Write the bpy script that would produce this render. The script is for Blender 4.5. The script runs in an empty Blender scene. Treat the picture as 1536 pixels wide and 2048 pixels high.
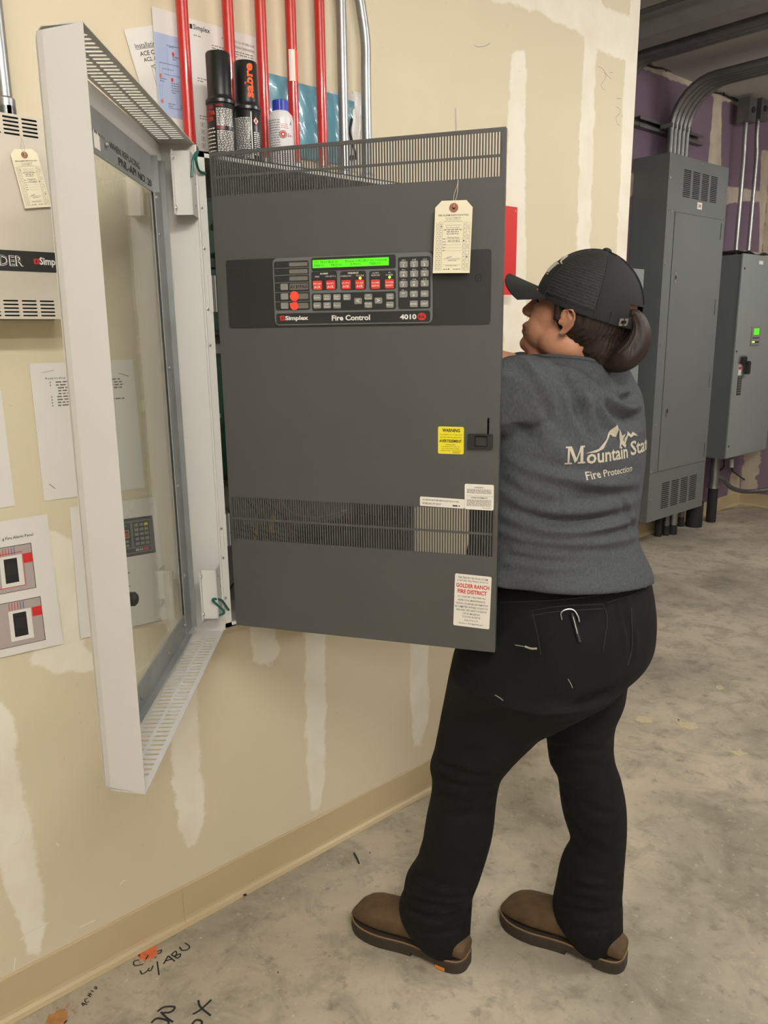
import bpy, bmesh, math, random
import numpy as np
from mathutils import Vector, Matrix
from mathutils.bvhtree import BVHTree
random.seed(7)
C = bpy.context.scene.collection
# ------------------------------------------------------------------ camera
CAM = np.array([1.5795, 0.0, 1.42]); FPX = 1560.0
def _n(v): return v / np.linalg.norm(v)
_dn = _n(np.array([85.0, 6791.0, FPX])); _wy = np.array([1802.0, -384.0, FPX]); _wy = _n(_wy - _dn * (_wy @ _dn))
RC = np.array([np.cross(_wy, -_dn), _wy, -_dn])        # world = RC @ (right, down, forward)
cd = bpy.data.cameras.new('camera'); cam = bpy.data.objects.new('camera', cd); C.objects.link(cam)
cd.sensor_fit = 'HORIZONTAL'; cd.sensor_width = 36.0; cd.lens = FPX / 1536 * 36; cd.clip_start = 0.02
_m = Matrix.Identity(4)
for i in range(3):
    _m[i][0] = RC[i][0]; _m[i][1] = -RC[i][1]; _m[i][2] = -RC[i][2]; _m[i][3] = CAM[i]
cam.matrix_world = _m
bpy.context.scene.camera = cam
# ------------------------------------------------------------------ world, exposure
sc = bpy.context.scene
wd = bpy.data.worlds.new('world'); sc.world = wd; wd.use_nodes = True
wd.node_tree.nodes['Background'].inputs[0].default_value = (0.9, 0.95, 1.0, 1)
wd.node_tree.nodes['Background'].inputs[1].default_value = 0.05
sc.view_settings.view_transform = 'Standard'; sc.view_settings.look = 'None'
sc.view_settings.exposure = 0.10; sc.view_settings.gamma = 1.0; sc.view_settings.use_curve_mapping = False
try:
    sc.cycles.use_denoising = True; sc.cycles.max_bounces = 8; sc.cycles.transparent_max_bounces = 12
except Exception: pass
# ceiling fluorescent fixtures: (x, y, rotz, strength, tint)
LAMPS = [(2.15, 0.15, 90, 88.0, (1.0, 0.965, 0.905)), (2.0, 2.9, 90, 84.0, (1.0, 0.97, 0.92)), (3.5, -1.2, 90, 96.0, (1.0, 0.965, 0.905)), (0.9, 5.3, 90, 66.0, (1.0, 0.96, 0.90))]
# ------------------------------------------------------------------ measuring: view rays onto real planes
def ray(px, py): return RC @ _n(np.array([px - 768, py - 1024, FPX]))
def plane(px, py, p0, n):
    d = ray(px, py); t = ((np.array(p0, float) - CAM) @ n) / (d @ n); return CAM + d * t
def W(px, py, X=0.0): return plane(px, py, (X, 0, 0), np.array([1.0, 0, 0]))
def FL(px, py, z=0.0): return plane(px, py, (0, 0, z), np.array([0, 0, 1.0]))
EF = np.array([-.558, .83, 0.0]); ER = np.array([.83, .558, 0.0])
def PV(px, py, dd): return plane(px, py, CAM + EF * dd, EF)
# ------------------------------------------------------------------ materials
def lin(c):
    return tuple((x / 12.92 if x <= .04045 else ((x + .055) / 1.055) ** 2.4) for x in [v / 255 for v in c])
_mats = {}
def mat(name, col, rough=.6, metal=0.0, var=.06, vscale=12.0, bump=0.0, bscale=200.0, spec=.5, emit=None, coat=0.0, alpha=None, stretch=None, two=None):
    if name in _mats: return _mats[name]
    m = bpy.data.materials.new(name); m.use_nodes = True; nt = m.node_tree; N = nt.nodes; L = nt.links
    b = N['Principled BSDF']; c = lin(col)
    tc = N.new('ShaderNodeTexCoord'); mp = N.new('ShaderNodeMapping'); L.new(tc.outputs['Object'], mp.inputs[0])
    if stretch: mp.inputs['Scale'].default_value = stretch
    nz = N.new('ShaderNodeTexNoise'); nz.inputs['Scale'].default_value = vscale; nz.inputs['Detail'].default_value = 5
    L.new(mp.outputs[0], nz.inputs['Vector'])
    mx = N.new('ShaderNodeMix'); mx.data_type = 'RGBA'
    c2 = lin(two) if two else tuple(max(0, x * (1 - 2.2 * var)) for x in c)
    mx.inputs[6].default_value = (*[min(1, x * (1 + var)) for x in c], 1); mx.inputs[7].default_value = (*c2, 1)
    L.new(nz.outputs['Fac'], mx.inputs[0]); L.new(mx.outputs[2], b.inputs['Base Color'])
    b.inputs['Roughness'].default_value = rough; b.inputs['Metallic'].default_value = metal
    b.inputs['Specular IOR Level'].default_value = spec; b.inputs['Coat Weight'].default_value = coat
    if bump:
        n2 = N.new('ShaderNodeTexNoise'); n2.inputs['Scale'].default_value = bscale; n2.inputs['Detail'].default_value = 4
        L.new(mp.outputs[0], n2.inputs['Vector']); bp = N.new('ShaderNodeBump'); bp.inputs['Strength'].default_value = bump
        bp.inputs['Distance'].default_value = .002; L.new(n2.outputs['Fac'], bp.inputs['Height']); L.new(bp.outputs[0], b.inputs['Normal'])
    if emit:
        b.inputs['Emission Color'].default_value = (*lin(emit[0]), 1); b.inputs['Emission Strength'].default_value = emit[1]
    _mats[name] = m; return m
WHITE = mat('white_powdercoat', (203, 201, 196), .45, bump=.12, bscale=900, var=.02)
CREAMB = mat('cream_powdercoat', (205, 196, 182), .5, bump=.12, bscale=900, var=.02)
GREYP = mat('charcoal_powdercoat', (82, 81, 79), .55, bump=.25, bscale=1100, var=.03)
BLACKP = mat('black_panel', (42, 42, 42), .5, bump=.05, var=.03)
DARK = mat('dark_plastic', (36, 36, 36), .5, var=.05)
MIDG = mat('mid_grey_print', (104, 107, 106), .55, var=.02)
KEYG = mat('grey_key', (138, 138, 133), .5, var=.03)
WINDG = mat('label_window', (116, 112, 104), .5, var=.03)
REDK = mat('red_key', (222, 62, 48), .5, var=.03)
REDF = mat('red_sticker', (255, 84, 62), .55, var=.03)
INKW = mat('white_ink', (232, 230, 224), .6, var=.01)
INKK = mat('black_ink', (32, 30, 30), .7, var=.01)
INKG = mat('grey_ink', (120, 114, 106), .8, var=.02)
INKR = mat('red_ink', (205, 45, 38), .6, var=.01)
INKO = mat('orange_ink', (255, 96, 30), .6, var=.01)
LCD = mat('green_screen', (70, 190, 30), .3, var=.08, vscale=40, emit=((90, 215, 30), .75))
LCDD = mat('screen_characters', (40, 110, 25), .4, emit=((60, 150, 25), .25))
LEDY = mat('amber_light', (255, 200, 40), .3, emit=((255, 190, 30), 5))
LEDG = mat('green_light', (160, 255, 60), .3, emit=((150, 255, 60), 3))
LEDO = mat('unlit_light', (60, 54, 50), .3)
GALV = mat('galvanised_steel', (168, 170, 170), .38, .85, var=.12, vscale=30, bump=.05)
STEEL = mat('screw_steel', (190, 190, 188), .3, .9, var=.05)
ZINC = mat('zinc_strip', (146, 149, 148), .45, .35, var=.14, vscale=18)
REDP = mat('red_conduit_paint', (192, 44, 38), .3, var=.05, coat=.3, bump=.05, bscale=60)
REDB = mat('red_enclosure_paint', (206, 40, 38), .45, var=.03)
PAPER = mat('white_paper', (226, 223, 218), .85, var=.015, bump=.15, bscale=14)
PAPERB = mat('blue_tinted_paper', (176, 192, 224), .85, var=.02)
MANILA = mat('manila_card', (236, 228, 200), .8, var=.02, bump=.1, bscale=80)
BROWNR = mat('brown_fibre_ring', (160, 104, 80), .8)
YEL = mat('yellow_label', (240, 226, 40), .5, var=.02)
STICK = mat('white_label', (238, 232, 222), .5, var=.01)
CANB = mat('gloss_black_can', (26, 26, 27), .3, var=.03)
CANW = mat('white_bottle', (226, 224, 226), .35, var=.01)
BLUEC = mat('blue_cap', (34, 52, 170), .4)
BLUEBAG = mat('blue_plastic_bag', (112, 168, 188), .35, var=.12, vscale=14, bump=1.0, bscale=22, coat=.3)
WIREG = mat('green_wire', (18, 92, 78), .4)
WIREB = mat('black_wire', (28, 28, 28), .5)
WIRER = mat('red_wire', (150, 30, 26), .45)
WIREW = mat('white_wire', (205, 200, 190), .5)
YCON = mat('yellow_connector', (225, 185, 30), .45)
PCB = mat('circuit_board_green', (24, 70, 46), .5, var=.25, vscale=80)
GREYC = mat('grey_cabinet_paint', (112, 118, 118), .34, var=.05, vscale=4, bump=.04, bscale=500)
GREYL = mat('light_grey_cabinet_paint', (138, 146, 144), .42, var=.03, vscale=4)
SLOT = mat('slot_dark', (14, 14, 14), .9)
CONDD = mat('dull_conduit', (128, 128, 128), .42, .75, var=.15, vscale=20)
BASEM = mat('tan_vinyl_base', (196, 178, 142), .45, var=.05, vscale=5, bump=.06, bscale=30)
ORANGE = mat('orange_marking_paint', (238, 120, 70), .8, var=.25, vscale=60)
TAPE = mat('yellow_floor_patch', (206, 194, 160), .85, var=.12, vscale=60)
# ------------------------------------------------------------------ mesh tools
class Fr:
    def __init__(s, o, x, y, z=None):
        s.o = np.array(o, float); s.x = _n(np.array(x, float)); s.y = _n(np.array(y, float))
        s.z = _n(np.cross(s.x, s.y)) if z is None else _n(np.array(z, float))
        s.M = np.array([s.x, s.y, s.z])
    def w(s, P): return s.o + np.asarray(P, float) @ s.M
    def l(s, p): return s.M @ (np.asarray(p, float) - s.o)
    def off(s, P, ang=0):
        a = math.radians(ang); return Fr(s.w(P), s.x * math.cos(a) + s.y * math.sin(a), -s.x * math.sin(a) + s.y * math.cos(a), s.z)
    def at(s, px, py, w=0.0):
        return s.l(plane(px, py, s.o + s.z * w, s.z))
ID = Fr((0, 0, 0), (1, 0, 0), (0, 1, 0))
_txt = {}
def text_mesh(st, bold=0.0, res=2):
    k = (st, bold, res)
    if k not in _txt:
        cu = bpy.data.curves.new('t', 'FONT'); cu.body = st; cu.size = 1; cu.offset = bold; cu.resolution_u = res; cu.fill_mode = 'FRONT'
        o = bpy.data.objects.new('t', cu); C.objects.link(o); dg = bpy.context.evaluated_depsgraph_get()
        me = bpy.data.meshes.new_from_object(o.evaluated_get(dg))
        v = np.array([tuple(a.co) for a in me.vertices]).reshape(-1, 3); f = [tuple(p.vertices) for p in me.polygons]
        bpy.data.objects.remove(o); bpy.data.curves.remove(cu); bpy.data.meshes.remove(me)
        if len(v): v = v - np.array([v[:, 0].min(), 0, 0])
        _txt[k] = (v, f)
    return _txt[k]
def curve_mesh(loops, thick):
    cu = bpy.data.curves.new('p', 'CURVE'); cu.dimensions = '2D'; cu.fill_mode = 'BOTH' if thick else 'FRONT'; cu.extrude = thick / 2
    for lp in loops:
        sp = cu.splines.new('POLY'); sp.points.add(len(lp) - 1); sp.use_cyclic_u = True
        for q, p in zip(sp.points, lp): q.co = (p[0], p[1], 0, 1)
    o = bpy.data.objects.new('p', cu); C.objects.link(o); dg = bpy.context.evaluated_depsgraph_get()
    me = bpy.data.meshes.new_from_object(o.evaluated_get(dg))
    v = np.array([tuple(a.co) for a in me.vertices]); f = [tuple(p.vertices) for p in me.polygons]
    bpy.data.objects.remove(o); bpy.data.curves.remove(cu); bpy.data.meshes.remove(me)
    return v, f
def rrect(x0, y0, x1, y1, r, n=4):
    r = min(r, abs(x1 - x0) / 2.01, abs(y1 - y0) / 2.01); o = []
    for cx, cy, a in ((x1 - r, y0 + r, -90), (x1 - r, y1 - r, 0), (x0 + r, y1 - r, 90), (x0 + r, y0 + r, 180)):
        for i in range(n + 1):
            t = math.radians(a + 90 * i / n); o.append((cx + r * math.cos(t), cy + r * math.sin(t)))
    return o
class G:
    def __init__(s, fr=ID): s.v = []; s.f = []; s.mi = []; s.fr = fr; s.ms = []; s.n = 0
    def m(s, m):
        if m not in s.ms: s.ms.append(m)
        return s.ms.index(m)
    def add(s, v, f, m, fr=None):
        v = (fr or s.fr).w(np.asarray(v, float).reshape(-1, 3)); k = s.m(m)
        s.v.append(v); s.f += [tuple(i + s.n for i in p) for p in f]; s.mi += [k] * len(f); s.n += len(v); return s
    def box(s, a, b, m, fr=None):
        x0, y0, z0 = a; x1, y1, z1 = b
        v = [(x0, y0, z0), (x1, y0, z0), (x1, y1, z0), (x0, y1, z0), (x0, y0, z1), (x1, y0, z1), (x1, y1, z1), (x0, y1, z1)]
        return s.add(v, [(3, 2, 1, 0), (4, 5, 6, 7), (0, 1, 5, 4), (1, 2, 6, 5), (2, 3, 7, 6), (3, 0, 4, 7)], m, fr)
    def prism(s, pts, z0, z1, m, fr=None, bevel=0.0):
        n = len(pts); P = np.array(pts, float); c = P.mean(0)
        L = [(P, z0), (P, z1 - bevel)] if bevel else [(P, z0), (P, z1)]
        if bevel:
            d = P - c; ln = np.linalg.norm(d, axis=1, keepdims=True); L.append((P - d / ln * bevel * 1.2, z1))
        v = np.vstack([np.c_[p, np.full(n, z)] for p, z in L]); f = []
        for k in range(len(L) - 1):
            f += [(k * n + i, k * n + (i + 1) % n, (k + 1) * n + (i + 1) % n, (k + 1) * n + i) for i in range(n)]
        f += [tuple(range(n))[::-1], tuple(range((len(L) - 1) * n, len(L) * n))]
        return s.add(v, f, m, fr)
    def flat(s, pts, z, m, fr=None):
        return s.add(np.c_[np.array(pts, float), np.full(len(pts), z)], [tuple(range(len(pts)))], m, fr)
    def plate(s, outline, holes, thick, m, fr=None, z=0.0):
        v, f = curve_mesh([outline] + list(holes), thick); v = v + np.array([0, 0, z]); return s.add(v, f, m, fr)
    def text(s, st, x0, y0, x1, y1, m, z=.0004, bold=0.0, res=2, fr=None, keep=False):
        v, f = text_mesh(st, bold, res)
        if not len(v): return s
        mx = v[:, 0].max(); hi = v[:, 1].max(); lo = min(0, v[:, 1].min())
        sy = (y1 - y0) / (hi - lo); sx = (x1 - x0) / mx
        if keep: sx = min(sx, sy); 
        cx = (x0 + x1) / 2 - mx * sx / 2
        u = np.c_[cx + v[:, 0] * sx, y0 + (v[:, 1] - lo) * sy, np.full(len(v), z)]
        return s.add(u, f, m, fr)
    def tube(s, path, r, m, n=10, fr=None, caps=True):
        P = (fr or s.fr).w(np.array(path, float)); k = len(P); R = np.full(k, r) if np.isscalar(r) else np.array(r, float)
        T = np.gradient(P, axis=0); T /= np.maximum(np.linalg.norm(T, axis=1, keepdims=True), 1e-9)
        a = np.array([0, 0, 1.0]) if abs(T[0][2]) < .9 else np.array([1.0, 0, 0]); a = _n(np.cross(T[0], a)); V = []
        for i in range(k):
            a = _n(a - T[i] * (a @ T[i])); b = np.cross(T[i], a)
            for j in range(n):
                t = 2 * math.pi * j / n; V.append(P[i] + R[i] * (a * math.cos(t) + b * math.sin(t)))
        f = [(i * n + j, i * n + (j + 1) % n, (i + 1) * n + (j + 1) % n, (i + 1) * n + j) for i in range(k - 1) for j in range(n)]
        if caps: f += [tuple(range(n))[::-1], tuple(range((k - 1) * n, k * n))]
        return s.add(np.array(V), f, m, ID)
    def lathe(s, prof, m, n=24, fr=None):
        """prof: (r, z) pairs about the frame's z"""
        V = []; k = len(prof)
        for r, z in prof:
            for j in range(n):
                t = 2 * math.pi * j / n; V.append((r * math.cos(t), r * math.sin(t), z))
        f = [(i * n + j, i * n + (j + 1) % n, (i + 1) * n + (j + 1) % n, (i + 1) * n + j) for i in range(k - 1) for j in range(n)]
        f += [tuple(range(n))[::-1], tuple(range((k - 1) * n, k * n))]
        return s.add(V, f, m, fr)
    def ell(s, c, r, m, n=16, fr=None, rot=None):
        V = []; h = n // 2
        for i in range(h + 1):
            p = math.pi * i / h
            for j in range(n):
                t = 2 * math.pi * j / n; V.append((r[0] * math.sin(p) * math.cos(t), r[1] * math.sin(p) * math.sin(t), r[2] * math.cos(p)))
        V = np.array(V)
        if rot is not None: V = V @ np.array(rot).T
        f = [(i * n + j, (i + 1) * n + j, (i + 1) * n + (j + 1) % n, i * n + (j + 1) % n) for i in range(h) for j in range(n)]
        return s.add(V + np.array(c), f, m, fr)
    def wordline(s, x0, x1, y, h, m, z=.0004, fr=None, seed=0):
        rr = random.Random(seed); x = x0
        while x < x1:
            w = rr.uniform(1.5, 5) * h; e = min(x + w, x1); s.flat([(x, y), (e, y), (e, y + h), (x, y + h)], z, m, fr); x = e + h * .9
        return s
    def build(s, name, parent=None, smooth=False, flip=False):
        me = bpy.data.meshes.new(name); V = np.vstack(s.v)
        root = parent
        off = np.zeros(3)
        if parent is not None: off = np.array([float(a_) for a_ in parent.get('_o', (0.0, 0.0, 0.0))])
        me.from_pydata((V - off).tolist(), [], s.f)
        for m in s.ms: me.materials.append(m)
        me.polygons.foreach_set('material_index', s.mi)
        if smooth: me.polygons.foreach_set('use_smooth', [True] * len(s.f))
        bm = bmesh.new(); bm.from_mesh(me); bmesh.ops.remove_doubles(bm, verts=bm.verts, dist=1e-7); bmesh.ops.recalc_face_normals(bm, faces=bm.faces); bm.to_mesh(me); bm.free()
        if smooth:
            try: me.set_sharp_from_angle(angle=math.radians(38))
            except Exception: pass
        o = bpy.data.objects.new(name, me); C.objects.link(o)
        if parent is not None:
            o.parent = parent; o['_o'] = tuple(float(a_) for a_ in off)
        else: o['_o'] = (0.0, 0.0, 0.0)
        return o
ALL = []
def thing(name, label, cat, loc=(0, 0, 0), group=None):
    o = bpy.data.objects.new(name, None); C.objects.link(o); o.location = tuple(float(a) for a in loc); o.empty_display_size = .05
    o['label'] = label; o['category'] = cat; o['_o'] = tuple(float(a) for a in loc)
    if group: o['group'] = group
    return o
def tag(o, label, cat, group=None):
    o['label'] = label; o['category'] = cat
    if group: o['group'] = group
    return o
def struct(o): o['kind'] = 'structure'; return o
def bez(P, n=24):
    """Catmull-Rom through points"""
    P = [np.array(p, float) for p in P]; Q = [2 * P[0] - P[1]] + P + [2 * P[-1] - P[-2]]; out = []
    seg = len(P) - 1; k = max(2, n // seg)
    for i in range(seg):
        a, b, c, d = Q[i:i + 4]
        for j in range(k):
            t = j / k; out.append(.5 * ((2 * b) + (c - a) * t + (2 * a - 5 * b + 4 * c - d) * t * t + (3 * b - a - 3 * c + d) * t ** 3))
    out.append(P[-1]); return np.array(out)
def hand_stroke(g, pts, width, m, z=.0006, fr=None):
    P = np.array(pts, float)
    if len(P) > 2: P = bez(P, 6 * (len(P) - 1))[:, :2] if P.shape[1] == 3 else bez(np.c_[P, np.zeros(len(P))], 6 * (len(P) - 1))[:, :2]
    T = np.gradient(P, axis=0); T /= np.maximum(np.linalg.norm(T, axis=1, keepdims=True), 1e-9); Nn = np.c_[-T[:, 1], T[:, 0]] * width / 2
    k = len(P); V = np.vstack([np.c_[P + Nn, np.full(k, z)], np.c_[P - Nn, np.full(k, z)]])
    g.add(V, [(i, i + 1, k + i + 1, k + i) for i in range(k - 1)], m, fr)
# ------------------------------------------------------------------ structure
CEIL = 2.97; CORN = 2.557; BX = -1.2026; EY = 6.41
def sdf_poly(P, poly):
    """signed distance (positive inside), P (n,2)"""
    poly = np.array(poly, float); n = len(poly); d = np.full(len(P), 1e9); ins = np.zeros(len(P), bool)
    for i in range(n):
        a = poly[i]; b = poly[(i + 1) % n]; ab = b - a; t = np.clip(((P - a) @ ab) / max(ab @ ab, 1e-12), 0, 1)
        d = np.minimum(d, np.linalg.norm(P - a - t[:, None] * ab, axis=1))
        c = ((a[1] > P[:, 1]) != (b[1] > P[:, 1])) & (P[:, 0] < (b[0] - a[0]) * (P[:, 1] - a[1]) / (b[1] - a[1] + 1e-12) + a[0]); ins ^= c
    return np.where(ins, d, -d)
def mud_material(name, base, base2, mud, amp=.012, rough=.7):
    m = bpy.data.materials.new(name); m.use_nodes = True; N = m.node_tree.nodes; L = m.node_tree.links; b = N['Principled BSDF']
    at = N.new('ShaderNodeAttribute'); at.attribute_name = 'mud'
    tc = N.new('ShaderNodeTexCoord'); nz = N.new('ShaderNodeTexNoise'); nz.inputs['Scale'].default_value = 16; nz.inputs['Detail'].default_value = 6; nz.inputs['Roughness'].default_value = .65
    L.new(tc.outputs['Object'], nz.inputs['Vector'])
    s = N.new('ShaderNodeMath'); s.operation = 'SUBTRACT'; L.new(nz.outputs['Fac'], s.inputs[0]); s.inputs[1].default_value = .5
    k = N.new('ShaderNodeMath'); k.operation = 'MULTIPLY_ADD'; L.new(s.outputs[0], k.inputs[0]); k.inputs[1].default_value = amp * 4; L.new(at.outputs['Fac'], k.inputs[2])
    r = N.new('ShaderNodeMapRange'); r.interpolation_type = 'SMOOTHSTEP'; r.inputs['From Min'].default_value = -.004; r.inputs['From Max'].default_value = .006; L.new(k.outputs[0], r.inputs['Value'])
    big = N.new('ShaderNodeTexNoise'); big.inputs['Scale'].default_value = 2.2; big.inputs['Detail'].default_value = 4; L.new(tc.outputs['Object'], big.inputs['Vector'])
    bm_ = N.new('ShaderNodeMix'); bm_.data_type = 'RGBA'; bm_.inputs[6].default_value = (*lin(base), 1); bm_.inputs[7].default_value = (*lin(base2), 1); L.new(big.outputs['Fac'], bm_.inputs[0])
    mm = N.new('ShaderNodeMix'); mm.data_type = 'RGBA'; L.new(r.outputs[0], mm.inputs[0]); L.new(bm_.outputs[2], mm.inputs[6]); mm.inputs[7].default_value = (*lin(mud), 1)
    # patchy coverage inside the mud
    n3 = N.new('ShaderNodeTexNoise'); n3.inputs['Scale'].default_value = 9; n3.inputs['Detail'].default_value = 5; L.new(tc.outputs['Object'], n3.inputs['Vector'])
    r3 = N.new('ShaderNodeMapRange'); r3.inputs['From Min'].default_value = .3; r3.inputs['From Max'].default_value = .6; r3.inputs['To Min'].default_value = .6; r3.inputs['To Max'].default_value = 1; L.new(n3.outputs['Fac'], r3.inputs['Value'])
    mu = N.new('ShaderNodeMath'); mu.operation = 'MULTIPLY'; L.new(r.outputs[0], mu.inputs[0]); L.new(r3.outputs[0], mu.inputs[1]); L.new(mu.outputs[0], mm.inputs[0])
    # scuffs: sparse small dark specks
    n4 = N.new('ShaderNodeTexNoise'); n4.inputs['Scale'].default_value = 45; n4.inputs['Detail'].default_value = 3; L.new(tc.outputs['Object'], n4.inputs['Vector'])
    r4 = N.new('ShaderNodeMapRange'); r4.inputs['From Min'].default_value = .70; r4.inputs['From Max'].default_value = .78; r4.inputs['To Max'].default_value = .25; L.new(n4.outputs['Fac'], r4.inputs['Value'])
    m5 = N.new('ShaderNodeMix'); m5.data_type = 'RGBA'; L.new(r4.outputs[0], m5.inputs[0]); L.new(mm.outputs[2], m5.inputs[6]); m5.inputs[7].default_value = (*[x * .6 for x in lin(base2)], 1)
    L.new(m5.outputs[2], b.inputs['Base Color']); b.inputs['Roughness'].default_value = rough
    nb = N.new('ShaderNodeTexNoise'); nb.inputs['Scale'].default_value = 120; nb.inputs['Detail'].default_value = 4; L.new(tc.outputs['Object'], nb.inputs['Vector'])
    ad = N.new('ShaderNodeMath'); ad.operation = 'MULTIPLY_ADD'; L.new(r.outputs[0], ad.inputs[0]); ad.inputs[1].default_value = 1.2; L.new(nb.outputs['Fac'], ad.inputs[2])
    bp = N.new('ShaderNodeBump'); bp.inputs['Strength'].default_value = .22; bp.inputs['Distance'].default_value = .0015; L.new(ad.outputs[0], bp.inputs['Height']); L.new(bp.outputs[0], b.inputs['Normal'])
    return m
def grid_wall(name, fr, w, h, step, m, polys, neg=()):
    nx = int(w / step) + 1; ny = int(h / step) + 1; xs = np.linspace(0, w, nx); ys = np.linspace(0, h, ny)
    X, Y = np.meshgrid(xs, ys); P = np.c_[X.ravel(), Y.ravel()]
    f = [(j * nx + i, j * nx + i + 1, (j + 1) * nx + i + 1, (j + 1) * nx + i) for j in range(ny - 1) for i in range(nx - 1)]
    me = bpy.data.meshes.new(name); me.from_pydata(fr.w(np.c_[P, np.zeros(len(P))]).tolist(), [], f); me.materials.append(m)
    d = np.full(len(P), -1.0)
    for q in polys: d = np.maximum(d, sdf_poly(P, q))
    for q in neg: d = np.minimum(d, -sdf_poly(P, q))
    a = me.attributes.new('mud', 'FLOAT', 'POINT'); a.data.foreach_set('value', d.astype(np.float32))
    o = bpy.data.objects.new(name, me); C.objects.link(o); o['_o'] = (0.0, 0.0, 0.0); return struct(o)
Y0 = -2.2; XR = 5.0
FW = Fr((0, Y0, 0), (0, 1, 0), (0, 0, 1))              # left wall sheet: x along +Y, y up, z into the room
def wp(pts): return [tuple(FW.at(*p)[:2]) for p in pts]
left_mud = [wp([(985, 0), (1070, 22), (1100, 38), (1160, 66), (1178, 82), (1200, 104), (1245, 118), (1258, 128), (1300, 100), (1300, -80), (985, -80)]),
            wp([(1172, 70), (1194, 80), (1190, 180), (1186, 300), (1180, 520), (1176, 900), (1150, 900), (1153, 520), (1158, 300), (1165, 150)]),
            wp([(1022, 105), (1052, 98), (1050, 300), (1054, 700), (1054, 1000), (1010, 1000), (1006, 600), (1014, 300)]),
            wp([(1300, 0), (1300, 1100), (1228, 1100), (1231, 560), (1242, 300), (1246, 200), (1250, 110)]),
            wp([(817, 1150), (857, 1150), (857, 1440), (842, 1492), (828, 1494), (821, 1420)]),
            wp([(607, 1150), (650, 1150), (652, 1400), (650, 1560), (640, 1622), (620, 1622), (612, 1500)]),
            wp([(340, 1100), (385, 1100), (404, 1560), (412, 1630), (392, 1686), (374, 1698), (358, 1660), (345, 1560), (338, 1400)]),
            wp([(-40, 1350), (28, 1440), (45, 1560), (66, 1660), (84, 1790), (86, 1918), (58, 1908), (40, 1860), (12, 1790), (-40, 1640)]),
            wp([(78, 1050), (160, 1090), (175, 1290), (210, 1340), (120, 1345), (60, 1330), (84, 1200)]),
            wp([(500, 1180), (540, 1170), (560, 1300), (540, 1340), (505, 1320)])]
left_neg = [wp([(1186, -40), (1262, -40), (1259, 36), (1240, 24), (1205, 8)])]
WALLM = mud_material('painted_drywall', (222, 211, 183), (212, 200, 172), (238, 232, 217))
wl = grid_wall('wall_left', FW, CORN - Y0, CEIL, .014, WALLM, left_mud, left_neg)
FB = Fr((BX, CORN, 0), (0, 1, 0), (0, 0, 1))
def bp_(pts): return [tuple(FB.at(*p)[:2]) for p in pts]
back_mud = [bp_([(1431, 150), (1444, 150), (1442, 335), (1418, 420), (1416, 330)]), bp_([(1440, 370), (1480, 376), (1540, 385), (1540, 408), (1500, 402), (1440, 410)]),
            bp_([(1522, 300), (1560, 300), (1560, 1000), (1508, 1000)]), bp_([(1462, 945), (1480, 950), (1478, 1010), (1452, 1005)]), bp_([(1268, 345), (1266, 395), (1240, 400), (1240, 345)]),
            [(0, 2.935), (4, 2.935), (4, 3), (0, 3)]]
PURP = mud_material('purple_board', (126, 106, 124), (108, 92, 106), (196, 186, 164), amp=.010)
grid_wall('wall_back', FB, EY - CORN, CEIL, .03, PURP, back_mud)
FE = Fr((BX, EY, 0), (1, 0, 0), (0, 0, 1))
END = mud_material('end_wall_board', (150, 128, 142), (132, 110, 126), (200, 188, 164), amp=.03)
grid_wall('wall_end', FE, XR - BX, CEIL, .05, END, [[(0, 0), (.14, 0), (.12, 3), (0, 3)], [(.9, .1), (1.2, .1), (1.2, 3), (.9, 3)]])
PLAIN = mat('plain_painted_board', (218, 206, 180), .7, var=.04, vscale=3)
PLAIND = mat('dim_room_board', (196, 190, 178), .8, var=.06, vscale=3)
g = G(); g.add([(0, CORN, 0), (BX, CORN, 0), (BX, CORN, CEIL), (0, CORN, CEIL)], [(0, 1, 2, 3)], PLAIN); struct(g.build('wall_return'))
g = G(); g.add([(XR, Y0, 0), (XR, EY, 0), (XR, EY, CEIL), (XR, Y0, CEIL)], [(0, 1, 2, 3)], PLAIND); struct(g.build('wall_right'))
g = G(); g.add([(0, Y0, 0), (XR, Y0, 0), (XR, Y0, CEIL), (0, Y0, CEIL)], [(0, 1, 2, 3)], PLAIND); struct(g.build('wall_near'))
CEILM = mat('ceiling_deck', (182, 180, 175), .8, var=.07, vscale=2.0, bump=.2, bscale=60)
g = G(); g.add([(BX, Y0, CEIL), (XR, Y0, CEIL), (XR, EY, CEIL), (BX, EY, CEIL)], [(0, 1, 2, 3)], CEILM); struct(g.build('ceiling'))
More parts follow.
